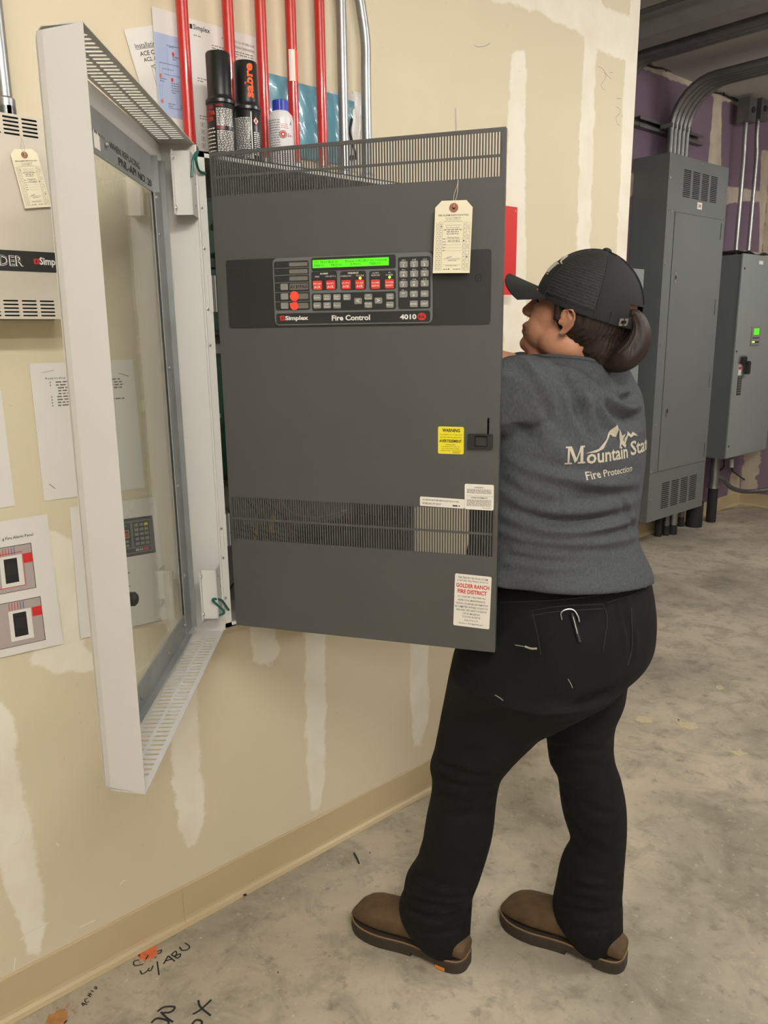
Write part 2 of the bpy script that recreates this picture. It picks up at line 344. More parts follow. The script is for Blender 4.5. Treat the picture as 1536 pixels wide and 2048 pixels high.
# floor
def floor_material():
    m = bpy.data.materials.new('worn_concrete'); m.use_nodes = True; N = m.node_tree.nodes; L = m.node_tree.links; b = N['Principled BSDF']
    tc = N.new('ShaderNodeTexCoord')
    def nz(scale, det, rough=.6, dist=0):
        n = N.new('ShaderNodeTexNoise'); n.inputs['Scale'].default_value = scale; n.inputs['Detail'].default_value = det; n.inputs['Roughness'].default_value = rough; n.inputs['Distortion'].default_value = dist
        L.new(tc.outputs['Object'], n.inputs['Vector']); return n.outputs['Fac']
    def ramp(src, a, b_, c0, c1):
        r = N.new('ShaderNodeMapRange'); r.inputs['From Min'].default_value = a; r.inputs['From Max'].default_value = b_; r.inputs['To Min'].default_value = c0; r.inputs['To Max'].default_value = c1; L.new(src, r.inputs['Value']); return r.outputs[0]
    def mix(f, A, B):
        x = N.new('ShaderNodeMix'); x.data_type = 'RGBA'; L.new(f, x.inputs[0])
        for s_, v in ((6, A), (7, B)):
            if isinstance(v, tuple): x.inputs[s_].default_value = (*lin(v), 1)
            else: L.new(v, x.inputs[s_])
        return x.outputs[2]
    c = mix(ramp(nz(1.6, 6, .6, .4), .38, .62, 0, 1), (196, 186, 165), (154, 146, 131))
    c = mix(ramp(nz(7, 8, .7, .6), .47, .72, 0, .75), c, (116, 108, 96))
    c = mix(ramp(nz(23, 6, .65), .56, .70, 0, .5), c, (98, 92, 84))
    c = mix(ramp(nz(38, 5, .6), .60, .70, 0, .4), c, (206, 196, 172))
    c = mix(ramp(nz(120, 3, .6), .66, .74, 0, .55), c, (84, 78, 70))
    c = mix(ramp(nz(90, 2, .5), .72, .75, 0, .8), c, (222, 212, 190))
    L.new(c, b.inputs['Base Color']); L.new(ramp(nz(5, 5), .3, .7, .42, .7), b.inputs['Roughness']); b.inputs['Specular IOR Level'].default_value = .35
    bp = N.new('ShaderNodeBump'); bp.inputs['Strength'].default_value = .25; bp.inputs['Distance'].default_value = .003; L.new(nz(60, 6, .7), bp.inputs['Height']); L.new(bp.outputs[0], b.inputs['Normal'])
    return m
g = G(); g.add([(BX, Y0, 0), (XR, Y0, 0), (XR, EY, 0), (BX, EY, 0)], [(0, 1, 2, 3)], floor_material()); floor = struct(g.build('floor'))
# vinyl cove base: profile (out, up)
cove = [(0, 0), (.022, 0), (.0225, .002), (.012, .0045), (.006, .010), (.0045, .018), (.0035, .1), (.002, .1035), (0, .1035)]
def base(name, a, b, out):
    a = np.array(a, float); b = np.array(b, float); out = np.array(out, float); V = []
    for p in (a, b):
        for o_, u in cove: V.append(p + out * o_ + np.array([0, 0, u]))
    n = len(cove); g = G(); g.add(V, [(i, (i + 1) % n, n + (i + 1) % n, n + i) for i in range(n)] + [tuple(range(n)), tuple(range(n, 2 * n))], BASEM); return struct(g.build(name))
base('baseboard_left', (0, .3785 - 2.0, 0), (0, .72, 0), (1, 0, 0))
base('baseboard_left', (0, .7206, 0), (0, CORN, 0), (1, 0, 0))
base('baseboard_back', (BX, CORN, 0), (BX, EY, 0), (1, 0, 0)); base('baseboard_end', (BX, EY, 0), (XR, EY, 0), (0, -1, 0))
# ceiling light fixtures
for i, (lx, ly, rz, st, tint) in enumerate(LAMPS):
    t = thing('ceiling_light', ['long strip light on the ceiling over the fire alarm cabinet', 'strip light on the ceiling in the middle of the room', 'strip light on the ceiling behind the photographer', 'strip light on the ceiling near the tall grey cabinets'][i], 'light', (lx, ly, CEIL), 'ceiling strip lights')
    f = Fr((lx, ly, CEIL), (math.cos(math.radians(rz)), math.sin(math.radians(rz)), 0), (-math.sin(math.radians(rz)), math.cos(math.radians(rz)), 0))
    g = G(f); g.box((-.62, -.05, -.36), (.62, .05, -.32), WHITE); g.build('housing', t)
    for x_ in (-.5, .5):
        g = G(f); g.tube([(x_, 0, -.32), (x_, 0, -.001)], .004, WHITE, 6); g.build('hanger_rod', t)
    em = bpy.data.materials.new('lit_tube'); em.use_nodes = True; bb = em.node_tree.nodes['Principled BSDF']; bb.inputs['Base Color'].default_value = (.9, .9, .9, 1)
    bb.inputs['Emission Color'].default_value = (*tint, 1); bb.inputs['Emission Strength'].default_value = st
    for y_ in (-.07, .07):
        g = G(f); g.tube([(-.60, y_, -.375), (.60, y_, -.375)], .019, em, 12); g.build('fluorescent_tube', t)
# ------------------------------------------------------------------ fire alarm cabinet
XF = .15; YA, YB = .7975, 1.382; ZA, ZB = .797, 1.762
cab = thing('fire_alarm_cabinet', 'tall open fire alarm cabinet with charcoal inner panel and white glazed door swung open', 'cabinet', (0, (YA + YB) / 2, ZA))
g = G()
g.box((.002, YA, ZA), (.005, YB, ZB), WHITE)
for y0, y1 in ((YA, YA + .0025), (YB - .0025, YB)): g.box((.002, y0, ZA), (XF, y1, ZB), WHITE)
for z0, z1 in ((ZA, ZA + .0025), (ZB - .0025, ZB)): g.box((.002, YA, z0), (XF, YB, z1), WHITE)
# front return flanges
g.box((XF - .002, YA, ZA), (XF, YA + .020, ZB), WHITE); g.box((XF - .002, YB - .012, ZA), (XF, YB, ZB), WHITE)
g.box((XF - .002, YA, ZB - .010), (XF, YB, ZB), WHITE); g.box((XF - .002, YA, ZA), (XF, YB, ZA + .010), WHITE)
g.build('back_box', cab)
INK2 = mat('cabinet_inside_grey', (142, 140, 134), .6, var=.1)
g = G(); g.box((.0052, YA + .003, ZA + .003), (.008, YB - .003, ZB - .003), INK2); g.box((.008, YB - .006, ZA + .003), (XF - .02, YB - .003, ZB - .003), INK2)
g.build('liner_plate', cab)
rr = random.Random(3)
# electronics bays: chassis, boards, components
for k, (z0, z1) in enumerate(((1.42, 1.70), (1.10, 1.38))):
    g = G(); g.box((.008, YA + .03, z0), (.04, YB - .02, z1), DARK); g.build('card_chassis', cab)
    for j in range(5):
        y = YA + .05 + j * .103
        g = G(); g.box((.041, y, z0 + .01), (.043, y + .09, z1 - .01), PCB)
        for q in range(9):
            yy = y + rr.uniform(.006, .07); zz = rr.uniform(z0 + .02, z1 - .04); g.box((.043, yy, zz), (.043 + rr.uniform(.004, .018), yy + rr.uniform(.008, .02), zz + rr.uniform(.008, .025)), rr.choice([DARK, KEYG, DARK, WIREW, WIREB]))
        g.build('circuit_board', cab)
for y0 in (YA + .30, YA + .42):
    g = G(); g.box((.01, y0, ZA + .006), (.125, y0 + .105, ZA + .15), DARK); g.box((.03, y0 + .02, ZA + .15), (.04, y0 + .03, ZA + .156), WIRER); g.box((.03, y0 + .07, ZA + .15), (.04, y0 + .08, ZA + .156), GALV)
    g.build('standby_battery', cab)
# loose wiring seen through the lower grille
wires = [((.06, .87, 1.10), (.10, .93, 1.02), (.11, .90, .93), (.07, .86, .85), WIREB), ((.05, 1.00, 1.12), (.09, .97, 1.03), (.11, .95, .95), (.08, .90, .84), WIREB),
         ((.05, .98, 1.12), (.08, 1.02, 1.02), (.09, 1.10, .985), (.06, 1.22, .98), WIREW), ((.05, 1.02, 1.10), (.09, 1.10, 1.04), (.08, 1.2, 1.02), (.05, 1.3, 1.03), WIRER),
         ((.05, .95, 1.11), (.12, .97, 1.05), (.12, 1.0, .97), (.09, 1.06, .93), WIRER), ((.06, .90, 1.12), (.12, 1.00, 1.08), (.10, 1.12, 1.06), (.05, 1.22, 1.10), WIREB),
         ((.05, .92, 1.09), (.11, 1.0, 1.0), (.11, 1.06, .93), (.08, 1.14, .95), WIREB), ((.06, .86, 1.05), (.12, .92, .97), (.12, 1.0, .91), (.08, 1.10, .93), WIREB)]
for i in range(5):
    wires.append(((.05, .86 + .03 * i, .99), (.10, .93 + .03 * i, .96), (.12, 1.02 + .02 * i, .94), (.08, 1.12 + .02 * i, .95 + .006 * i), WIREB))
for w_ in wires:
    g = G(); g.tube(bez(w_[:4], 18), .0022, w_[4], 7); g.build('wire', cab, True)
for p, q in (((.107, .915, .965), (.098, .933, 1.005)), ((.109, .957, .975), (.099, .969, 1.012))):
    g = G(); g.tube([p, ((np.array(p) + np.array(q)) / 2), q], .006, YCON, 8); g.build('wire_connector', cab, True)
g = G(); g.box((XF - .02, YA + .004, 1.70), (XF - .004, YA + .02, 1.72), DARK); g.build('latch_clip', cab)
# dark cables along the hinge gap
for z in np.arange(.86, 1.72, .045):
    g = G(); g.tube(bez([(.05, YA + .035, z), (.10, YA + .024, z + .012), (.13, YA + .028, z + .03)], 8), .003, rr.choice([WIREB, WIREG, WIREB, WIREW]), 6); g.build('wire', cab, True)
# hinge leaves and screws on the front return
for z in (1.66, 1.585, 1.47, 1.40, 1.02, .955, .865, .845):
    g = G(Fr((XF, YA + .008, z), (0, 1, 0), (0, 0, 1))); g.lathe([(.003, 0), (.0028, .001), (.0015, .0016)], STEEL, 10); g.build('screw', cab, True)
for z in (1.50, 1.015):
    g = G(); g.box((XF, YA + .012, z - .035), (XF + .0015, YA + .028, z + .035), WHITE); g.tube([(XF + .003, YA + .0225, z - .035), (XF + .003, YA + .0225, z + .035)], .003, GREYP, 8); g.build('hinge', cab, True)
# ---- inner grey panel
A1 = math.radians(31.229); FP = Fr((XF, .8285, 0), (math.cos(A1), math.sin(A1), 0), (0, 0, 1))
PW, PZ0, PZ1 = .571, .797, 1.762
def pp(px, py): return FP.at(px, py)[:2]
g1 = pp(430, 392)[1]; gt = pp(1005, 262); 
gz_top = (1.683, 1.755); gz_low = (.9945, 1.086)                 # grille bands (measured on the panel)
ip_g = G(FP); T = .0016
ip_g.plate([(0, PZ0), (PW, PZ0), (PW, PZ1), (0, PZ1)], [[(.006, gz_top[0]), (PW - .008, gz_top[0]), (PW - .008, gz_top[1]), (.006, gz_top[1])],
          [(.006, gz_low[0]), (PW - .008, gz_low[0]), (PW - .008, gz_low[1]), (.006, gz_low[1])], rrect(.5475, 1.213, .5515, 1.263, .002)], T, GREYP, z=-T / 2)
for a, b in (((0, PZ0, -.016), (.0015, PZ1, -T)), ((PW - .0015, PZ0, -.016), (PW, PZ1, -T)), ((0, PZ0, -.016), (PW, PZ0 + .0015, -T)), ((0, PZ1 - .0015, -.016), (PW, PZ1, -T))): ip_g.box(a, b, GREYP)
inner = ip_g.build('inner_panel', cab); inner['label'] = 'charcoal grey hinged inner panel with operator keypad'
def pitem(name, g, smooth=False, label=None):
    o = g.build(name, inner, smooth)
    if label: o['label'] = label
    return o
for z0, z1 in (gz_top, gz_low):
    g = G(FP); n = 106; mid = z0 + (z1 - z0) * (.47 if z0 > 1.5 else .49)
    for i in range(n + 1):
        x = .006 + (PW - .014) * i / n; g.box((x - .0014, z0 - .0008, -T), (x + .0014, z1 + .0008, 0), GREYP)
    g.box((.006, mid - .0022, -T), (PW - .008, mid + .0022, .0005), GREYP)
    o = pitem('vent_grille', g); o['kind'] = 'stuff'
# keypad overlay
def kp(cx, cy): return FP.at(540 + cx * .22135, 490 + cy * .22135)[:2]
def krect(x0, y0, x1, y1):
    a = kp(x0, y1); b = kp(x1, y0); c_ = kp(x0, y0); d_ = kp(x1, y1); return (a[0] + c_[0]) / 2, (a[1] + d_[1]) / 2, (b[0] + d_[0]) / 2, (b[1] + c_[1]) / 2
a = pp(455, 652); b = pp(1005 - 22, 505); g = G(FP); bk = (pp(455, 580)[0], pp(700, 653)[1], pp(982, 580)[0], pp(700, 510)[1])
g.prism(rrect(*bk, .006), 0, .0012, BLACKP); pitem('black_surround', g)
bx = krect(38, 92, 1472, 718)
g = G(FP); g.prism(rrect(*bx, .010, 6), .0012, .0035, MIDG, bevel=.0006)
for q in ((50, 145, 362, 590), (380, 102, 1142, 226), (380, 238, 612, 410), (642, 236, 874, 408), (903, 232, 1142, 404), (385, 428, 1142, 590), (1162, 106, 1455, 578), (64, 606, 1452, 706)):
    g.prism(rrect(*krect(*q), .0045), .0035, .0038, BLACKP)
for y in (208, 272, 340, 427, 511): g.prism(rrect(*krect(50, y - 3, 362, y + 3), .0001), .0038, .0041, MIDG)
pitem('keypad_bezel', g)
zb = .0038
def key(cx, cy, w, h, m, txts, name='key', label=None, tz=.0021):
    x0, y0, x1, y1 = krect(cx - w / 2, cy - h / 2, cx + w / 2, cy + h / 2); g = G(FP); g.prism(rrect(x0, y0, x1, y1, .0022), zb, zb + .0018, m, bevel=.0005)
    for (st, fx0, fy0, fx1, fy1, bo) in txts:
        g.text(st, x0 + (x1 - x0) * fx0, y0 + (y1 - y0) * fy0, x0 + (x1 - x0) * fx1, y0 + (y1 - y0) * fy1, INKW, z=zb + tz, bold=bo, res=1)
    return pitem(name, g, label=label)
for cx, cy, t1, t2 in ((437, 366, 'FIRE ALM', 'ACK'), (556, 363, 'PRIORITY', 'ACK'), (695, 360, 'SUPV', 'ACK'), (818, 358, 'TROUBLE', 'ACK'), (960, 356, 'ALARM', 'SILENCE'), (1086, 353, 'SYSTEM', 'RESET')):
    big = t2 == 'ACK'
    key(cx, cy, 80, 84, REDK, [(t1, .08, .58, .92, .76, .004), (t2, .14 if big else .08, .18 if big else .26, .88 if big else .92, .46 if big else .44, .02)], 'red_key')
for cx, cy, t1, t2 in ((435, 476, 'Enable', None), (523, 474, 'On', 'Arm'), (612, 473, 'Event', 'Time'), (702, 472, 'More', 'Info'), (435, 547, 'Disable', None), (524, 546, 'Off', 'Disarm'), (613, 546, 'Auto', None), (1090, 466, 'Lamp', 'Test'), (1090, 540, 'Menu', None)):
    key(cx, cy, 67, 56, KEYG, [(t1, .1, .36, .9, .64, .004)] if not t2 else [(t1, .22, .52, .78, .82, .004), (t2, .16, .14, .84, .44, .004)])
key(803, 507, 67, 56, KEYG, [('<', .3, .15, .7, .85, .01)]); key(986, 504, 67, 56, KEYG, [('>', .3, .15, .7, .85, .01)])
for cy, up in ((470, 1), (542, 0)):
    x0, y0, x1, y1 = krect(895 - 34, cy - 28, 895 + 34, cy + 28); g = G(FP); g.prism(rrect(x0, y0, x1, y1, .0022), zb, zb + .0018, KEYG, bevel=.0005)
    cx = (x0 + x1) / 2; h = y1 - y0; wv = (x1 - x0) * .2
    yb = y0 + h * (.62 if up else .36); d = h * .2 * (1 if up else -1)
    hand_stroke(g, [(cx - wv, yb), (cx, yb + d)], .0006, INKW, z=zb + .0021); hand_stroke(g, [(cx, yb + d), (cx + wv, yb)], .0006, INKW, z=zb + .0021)
    g.text('Previous' if up else 'Next', x0 + .001, y0 + h * (.18 if up else .58), x1 - .001, y0 + h * (.42 if up else .84), INKW, z=zb + .0021, res=1); pitem('key', g)
sub = ['ABC', 'DEF', 'GHI', 'JKL', 'MNO', 'PQR', 'STU', 'VWX', 'YZ']; mid_ = ['ZONE', 'SIG', 'AUX', 'FB', 'IO', 'IDCP', 'P', 'A', 'L']
for i in range(9):
    cx = (1213, 1308, 1403)[i % 3]; cy = (178, 265, 355)[i // 3] - (i % 3) * 4
    key(cx, cy, 72, 60, KEYG, [(mid_[i], .25, .68, .75, .86, .0), (str(i + 1), .36 if i else .46, .12, .62 if i else .54, .56, .01)])
key(1212, 447, 72, 60, KEYG, [('NET', .25, .56, .75, .8, 0), ('.', .44, .2, .56, .3, .02)]); key(1306, 444, 72, 60, KEYG, [('ADDR', .2, .66, .8, .84, 0), ('0', .36, .12, .62, .56, .01)])
key(1402, 441, 72, 60, KEYG, [('DEL', .2, .34, .8, .66, .01)]); key(1305, 533, 72, 60, KEYG, [('ENTER', .1, .36, .9, .64, .01)]); key(1400, 531, 72, 60, KEYG, [('C/EXIT', .08, .36, .92, .64, .01)])
for cx, cy in ((137, 380), (140, 466), (141, 550)): key(cx, cy, 66, 57, KEYG, [])
for q in ((181, 158, 346, 192), (182, 221, 347, 258), (184, 285, 348, 321), (186, 350, 352, 405), (200, 440, 353, 490), (200, 525, 354, 574)):
    g = G(FP); g.prism(rrect(*krect(*q), .0015), zb, zb + .0006, WINDG)
    if q[1] == 350:
        x0, y0, x1, y1 = krect(*q); g.text('AV BYPASS', x0 + .001, y0 + .002, x1 - .001, y1 - .002, INKK, z=zb + .0009, bold=.02, res=1)
    pitem('label_window', g)
for cx, cy in ((75, 178), (76, 242), (77, 305), (80, 382), (83, 466), (86, 551), (435, 312), (557, 310), (695, 305), (960, 300)):
    g = G(FP.off((*kp(cx, cy), zb))); g.lathe([(.0016, 0), (.0014, .0008), (.0005, .0012)], LEDO, 10); pitem('indicator_light', g, True)
for cx, cy, m_, lb in ((820, 300, LEDY, 'lit amber trouble light'), (1086, 292, LEDG, 'lit green power light')):
    g = G(FP.off((*kp(cx, cy), zb))); g.lathe([(.0024, 0), (.002, .0012), (.0008, .0018)], m_, 12); pitem('indicator_light', g, True, lb)
lc = krect(393, 125, 1079, 198)
g = G(FP); g.prism(rrect(*lc, .0008), zb, zb + .0008, LCD)
w_ = lc[2] - lc[0]; h_ = lc[3] - lc[1]
for st, a0, a1, b0, b1 in (('SYS TROUBLE 00', .02, .34, .56, .86), ('Press <ACK> to review', .44, .98, .56, .86), ('FIRE=0', .02, .15, .14, .44), ('PRI2=0', .25, .39, .14, .44), ('SUPV=0', .50, .64, .14, .44), ('TRBL=1', .75, .89, .14, .44)):
    g.text(st, lc[0] + w_ * a0, lc[1] + h_ * b0, lc[0] + w_ * a1, lc[1] + h_ * b1, LCDD, z=zb + .0011, res=1)
pitem('display_screen', g)
g = G(FP)
def kt(st, x0, y0, x1, y1, m=INKW, bold=.0, res=1):
    q = krect(x0, y0, x1, y1); g.text(st, *q, m, z=zb + .0004, bold=bold, res=res)
kt('ALARMS', 458, 252, 532, 267, bold=.03); kt('WARNINGS', 708, 246, 806, 262, bold=.03); kt('FIRE', 415, 281, 452, 294); kt('PRIORITY 2', 510, 277, 600, 291); kt('SUPERVISORY', 646, 275, 742, 289)
kt('TROUBLE', 782, 270, 855, 284); kt('ALARM', 930, 247, 988, 260); kt('SILENCED', 920, 267, 1000, 281); kt('AC', 1074, 243, 1098, 256); kt('POWER', 1053, 264, 1117, 278)
for i in range(9):
    cx = (1213, 1308, 1403)[i % 3]; cy = (178, 265, 355)[i // 3] - (i % 3) * 4 - 40; kt(sub[i], cx - 18, cy - 5, cx + 18, cy + 5)
kt('SP -', 1195, 404, 1230, 414)
kt('Simplex', 146, 640, 353, 690, bold=.035, res=3); kt('Fire Control', 565, 632, 910, 682, bold=.03, res=3); kt('4010', 1180, 626, 1328, 672, bold=.035, res=3)
pitem('printed_lettering', g)
# red emblem of two interlocked hooks, red oval
g = G(FP); x0, y0, x1, y1 = krect(98, 640, 140, 684); w_ = x1 - x0; h_ = y1 - y0
g.prism(rrect(x0, y0, x1, y1, .0015), zb, zb + .0004, INKR)
g.box((x0 + w_ * .38, y0 + h_ * .22, zb), (x0 + w_ * .62, y0 + h_ * .78, zb + .0006), BLACKP); g.box((x0, y0 + h_ * .26, zb), (x0 + w_ * .25, y0 + h_ * .42, zb + .0006), BLACKP); g.box((x0 + w_ * .75, y0 + h_ * .58, zb), (x1, y0 + h_ * .74, zb + .0006), BLACKP)
pitem('red_emblem', g)
x0, y0, x1, y1 = krect(1338, 614, 1416, 680); g = G(FP); g.prism([((x0 + x1) / 2 + (x1 - x0) / 2 * math.cos(t), (y0 + y1) / 2 + (y1 - y0) / 2 * math.sin(t)) for t in np.linspace(0, 2 * math.pi, 25)[:-1]], zb, zb + .0004, INKR)
g.text('ES', x0 + .003, y0 + .004, x1 - .003, y1 - .004, INKK, z=zb + .0007, bold=.02); pitem('red_oval_mark', g)
# two red round stickers (one folded)
c0 = kp(229, 463); g = G(FP.off((*c0, zb + .0008))); g.lathe([(.0093, 0), (.0093, .0006)], REDF, 26); pitem('round_red_sticker', g)
c0 = kp(229, 548); pts = [(.0088 * math.cos(t), max(-.2, .0085 * math.sin(t))) for t in np.linspace(-math.pi * .95, math.pi * .30, 18)] + [(-.009, .0045)]
g = G(FP.off((*c0, zb + .0008))); V = [(x, y, .0005 + max(0, (y + .002)) * .35) for x, y in pts]; n = len(V); g.add(V + [(a_, b_, c_ - .0005) for a_, b_, c_ in V], [tuple(range(n)), tuple(range(n, 2 * n))[::-1]] + [(i, (i + 1) % n, n + (i + 1) % n, n + i) for i in range(n)], REDF); pitem('folded_red_sticker', g)
# small square window left of keypad, microphone holes right
a = pp(462, 555); b = pp(486, 538); g = G(FP); g.prism(rrect(a[0], a[1], b[0], b[1], .001), .0012, .0018, DARK); g.prism(rrect(a[0] + .002, a[1] + .002, b[0] - .002, b[1] - .002, .0005), .0018, .0020, BLACKP); pitem('blank_window', g)
c0 = pp(957, 556); g = G(FP)
for k in range(9):
    r = 0 if k == 0 else .0055; t = k * math.pi / 4; ff = FP.off((c0[0] + r * math.cos(t), c0[1] + r * math.sin(t), .0012)); g.lathe([(.0012, 0), (.0012, .0001)], SLOT, 8, ff)
pitem('microphone_holes', g)
# paddle latch
x0, y1 = pp(937, 867); x1, y0 = pp(986, 898); g = G(FP); w_ = x1 - x0; h_ = y1 - y0
g.plate(rrect(x0, y0, x1, y1, .002), [rrect(x0 + w_ * .27, y0 + h_ * .16, x0 + w_ * .78, y1 - h_ * .12, .0015)], .005, DARK, z=.0035)
g.box((x0 + w_ * .25, y0 + h_ * .12, .0002), (x0 + w_ * .80, y1 - h_ * .1, .0012), SLOT); g.add([(x0 + w_ * .3, y0 + h_ * .2, .0045), (x0 + w_ * .76, y0 + h_ * .2, .0045), (x0 + w_ * .76, y1 - h_ * .2, .0015), (x0 + w_ * .3, y1 - h_ * .2, .0015)], [(0, 1, 2, 3)], DARK)
pitem('paddle_latch', g)
def sticker(name, q, base_m, lines, label, r=.003, rot=0.0):
    """q: px rect on the panel; lines: (text, x0f, x1f, ytop f, ybottom f, ink, bold)"""
    p0 = pp(q[0], q[3]); p1 = pp(q[2], q[1]); w = p1[0] - p0[0]; h = p1[1] - p0[1]
    f = FP.off((p0[0] + w / 2, p0[1] + h / 2, .0), rot); g = G(f); g.prism(rrect(-w / 2, -h / 2, w / 2, h / 2, r), 0, .0004, base_m)
    for ln in lines:
        if ln[0] == '-': g.flat([(-w / 2 + w * ln[1], h / 2 - h * ln[4]), (-w / 2 + w * ln[2], h / 2 - h * ln[4]), (-w / 2 + w * ln[2], h / 2 - h * ln[3]), (-w / 2 + w * ln[1], h / 2 - h * ln[3])], .0006, ln[5])
        elif ln[0] == '~': g.wordline(-w / 2 + w * ln[1], -w / 2 + w * ln[2], h / 2 - h * ln[4], h * (ln[4] - ln[3]), ln[5], z=.0006, seed=int(ln[3] * 997))
        else: g.text(ln[0], -w / 2 + w * ln[1], h / 2 - h * ln[4], -w / 2 + w * ln[2], h / 2 - h * ln[3], ln[5], z=.0006, bold=ln[6], res=2 if ln[6] > .01 else 1)
    return pitem(name, g, label=label)
sticker('warning_sticker', (876, 854, 928, 907), YEL, [('WARNING', .17, .85, .07, .20, INKK, .03), ('DISCONNECT A.C. POWER AND', .07, .93, .27, .315, INKK, 0), ('BATTERY BEFORE SERVICING', .09, .91, .37, .415, INKK, 0), ('AVERTISSEMENT', .05, .92, .47, .58, INKK, .03),
        ('DEBRANCHER', .30, .68, .635, .675, INKK, 0), ("L 'ALIMENTATION EN C.A.", .13, .85, .71, .75, INKK, 0), ('ET LA BATTERIE AVANT', .16, .84, .79, .83, INKK, 0), ("D'EFFECTUER L' ENTRETIEN", .10, .88, .865, .905, INKK, 0), ('~', .58, .86, .94, .96, INKK)], 'yellow warning sticker in two languages')
sticker('notice_sticker', (929, 970, 988, 1018), STICK, [('WARNING :', .33, .68, .10, .155, INKK, .01)] + [('~', .08, .92, .2 + .045 * k, .222 + .045 * k, INKG) for k in range(4)] + [('-', .06, .98, .455, .461, INKG), ('AVERTISSEMENT:', .22, .80, .50, .56, INKK, .01)] + [('~', .08, .92, .61 + .045 * k, .632 + .045 * k, INKG) for k in range(6)] + [('~', .62, .9, .91, .93, INKG)], 'white bilingual warning sticker')
sticker('notice_sticker', (840, 998, 929, 1012), STICK, [('ALL CIRCUITS ARE POWER LIMITED EXCEPT FOR AC POWER,', .06, .88, .22, .42, INKK, .01), ('BATTERY AND CITY CIRCUIT', .06, .48, .60, .80, INKK, .01), ('~', .74, .9, .68, .82, INKK)], 'narrow white power limited sticker', .002, -1.0)
st_l = [('THIS FIRE PROTECTION SYSTEM', .09, .90, .045, .085, INKK, .005), ('IS WITHIN THE JURISDICTION OF:', .07, .92, .105, .145, INKK, .005), ('GOLDER RANCH', .04, .95, .175, .255, INKR, .03), ('FIRE DISTRICT', .09, .89, .285, .365, INKR, .03),
        ('IFC CHAPTER 9 REQUIRES ALL', .10, .87, .41, .445, INKK, .005), ('INSPECTION, MAINTENANCE,', .11, .86, .475, .515, INKK, .005), ('TESTING OR REPAIR INFORMATION', .04, .94, .54, .575, INKK, .005), ('BE SUBMITTED WITHIN 30 DAYS TO:', .03, .95, .60, .64, INKK, .005),
        ('FIRE AND LIFE SAFETY DIVISION', .07, .90, .665, .70, INKK, .005), ('1175 W. MAGEE RD.', .24, .74, .73, .765, INKK, .005), ('TUCSON, AZ 85704', .24, .74, .79, .83, INKK, .005), ('(520) 818-1017', .30, .68, .86, .895, INKK, .005), ('Email to: FLS@grfdaz.gov', .16, .83, .92, .96, INKK, .005)]
sticker('jurisdiction_sticker', (908, 1153, 982, 1251), STICK, st_l, 'white fire district sticker with red heading', .003, -1.5)
# ---- outer white door, glass, swung 130 degrees
A2 = math.radians(-40.45); FD = Fr((XF + .004, YA - .006, 0), (-math.cos(A2), -math.sin(A2), 0), (0, 0, 1))   # x towards the hinge (negative = free edge), z = inner side
H0 = W(388, 290, XF); FD.o = np.array([H0[0], H0[1], 0.0])
dd_g = G(FD); Dp = .064; zt, zb_ = 1.774, .793
def rx(z): return -(.595 + (zt - z) / (zt - zb_) * .024)        # free edge leans out a little towards the bottom
RD = .03
# outer ring of the face and the four return sides with folded corners
SL_T, SL_B = [], []
def slots(n, x0, x1, rows):
    H = []
    for i in range(n):
        x = x0 + (x1 - x0) * i / (n - 1)
        for a_, b_ in rows: H.append(rrect(x - .0034, a_, x + .0034, b_, .0033, 3))
    return H
Ftop = Fr(FD.w((0, zt, 0)), FD.x, -FD.z)   # x along, y = depth away from inner edge
holes = slots(38, -.570, -.045, ((.008, .031), (.035, .058)))
dd_g.plate([(0, 0), (rx(zt), 0), (rx(zt) + .012, Dp - .012), (rx(zt) + .030, Dp), (0, Dp)], holes, .0014, WHITE, Ftop)
Fbot = Fr(FD.w((0, zb_, 0)), FD.x, -FD.z)
dd_g.plate([(0, 0), (rx(zb_), 0), (rx(zb_) + .012, Dp - .012), (rx(zb_) + .030, Dp), (0, Dp)], holes, .0014, WHITE, Fbot)
# free-edge side: slightly tapered sheet with rounded outer corners
xs_t, xs_b = rx(zt), rx(zb_)
ns = 8; prof = [(xs_t, xs_b, 0.0), (xs_t + .012, xs_b + .012, -Dp + .012), (xs_t + .016, xs_b + .016, -Dp + .004), (xs_t + .022, xs_b + .022, -Dp)]
V = []; 
for (a_, b_, w_) in prof:
    ins = 0.0 if w_ > -Dp + .02 else (.004 if w_ > -Dp + .001 else .012)
    V += [(a_, zt - ins, w_), (b_, zb_ + ins, w_)]
f_ = [(2 * i, 2 * i + 1, 2 * i + 3, 2 * i + 2) for i in range(len(prof) - 1)]
V2 = [(x + .0014, y, z) for x, y, z in V]; n_ = len(V)
dd_g.add(V + V2, f_ + [tuple(n_ + i for i in q)[::-1] for q in f_] + [(2 * i, 2 * i + 2, n_ + 2 * i + 2, n_ + 2 * i) for i in range(3)] + [(2 * i + 1, n_ + 2 * i + 1, n_ + 2 * i + 3, 2 * i + 3) for i in range(3)] + [(0, n_, n_ + 1, 1)], WHITE)
# hinge side flange
dd_g.box((-.0014, zb_, -Dp), (0, zt, 0), WHITE)
# face with glass opening
GX0, GX1, GZ0, GZ1 = -.550, -.096, .862, 1.676
dd_g.plate([(0, zb_), (xs_b + .022, zb_ + .006), (xs_t + .022, zt - .006), (0, zt)], [[(GX0, GZ0), (GX1, GZ0), (GX1, GZ1), (GX0, GZ1)]], .0014, WHITE, z=-Dp)
door = dd_g.build('glazed_door', cab); door['label'] = 'white outer door tray with slotted edges'
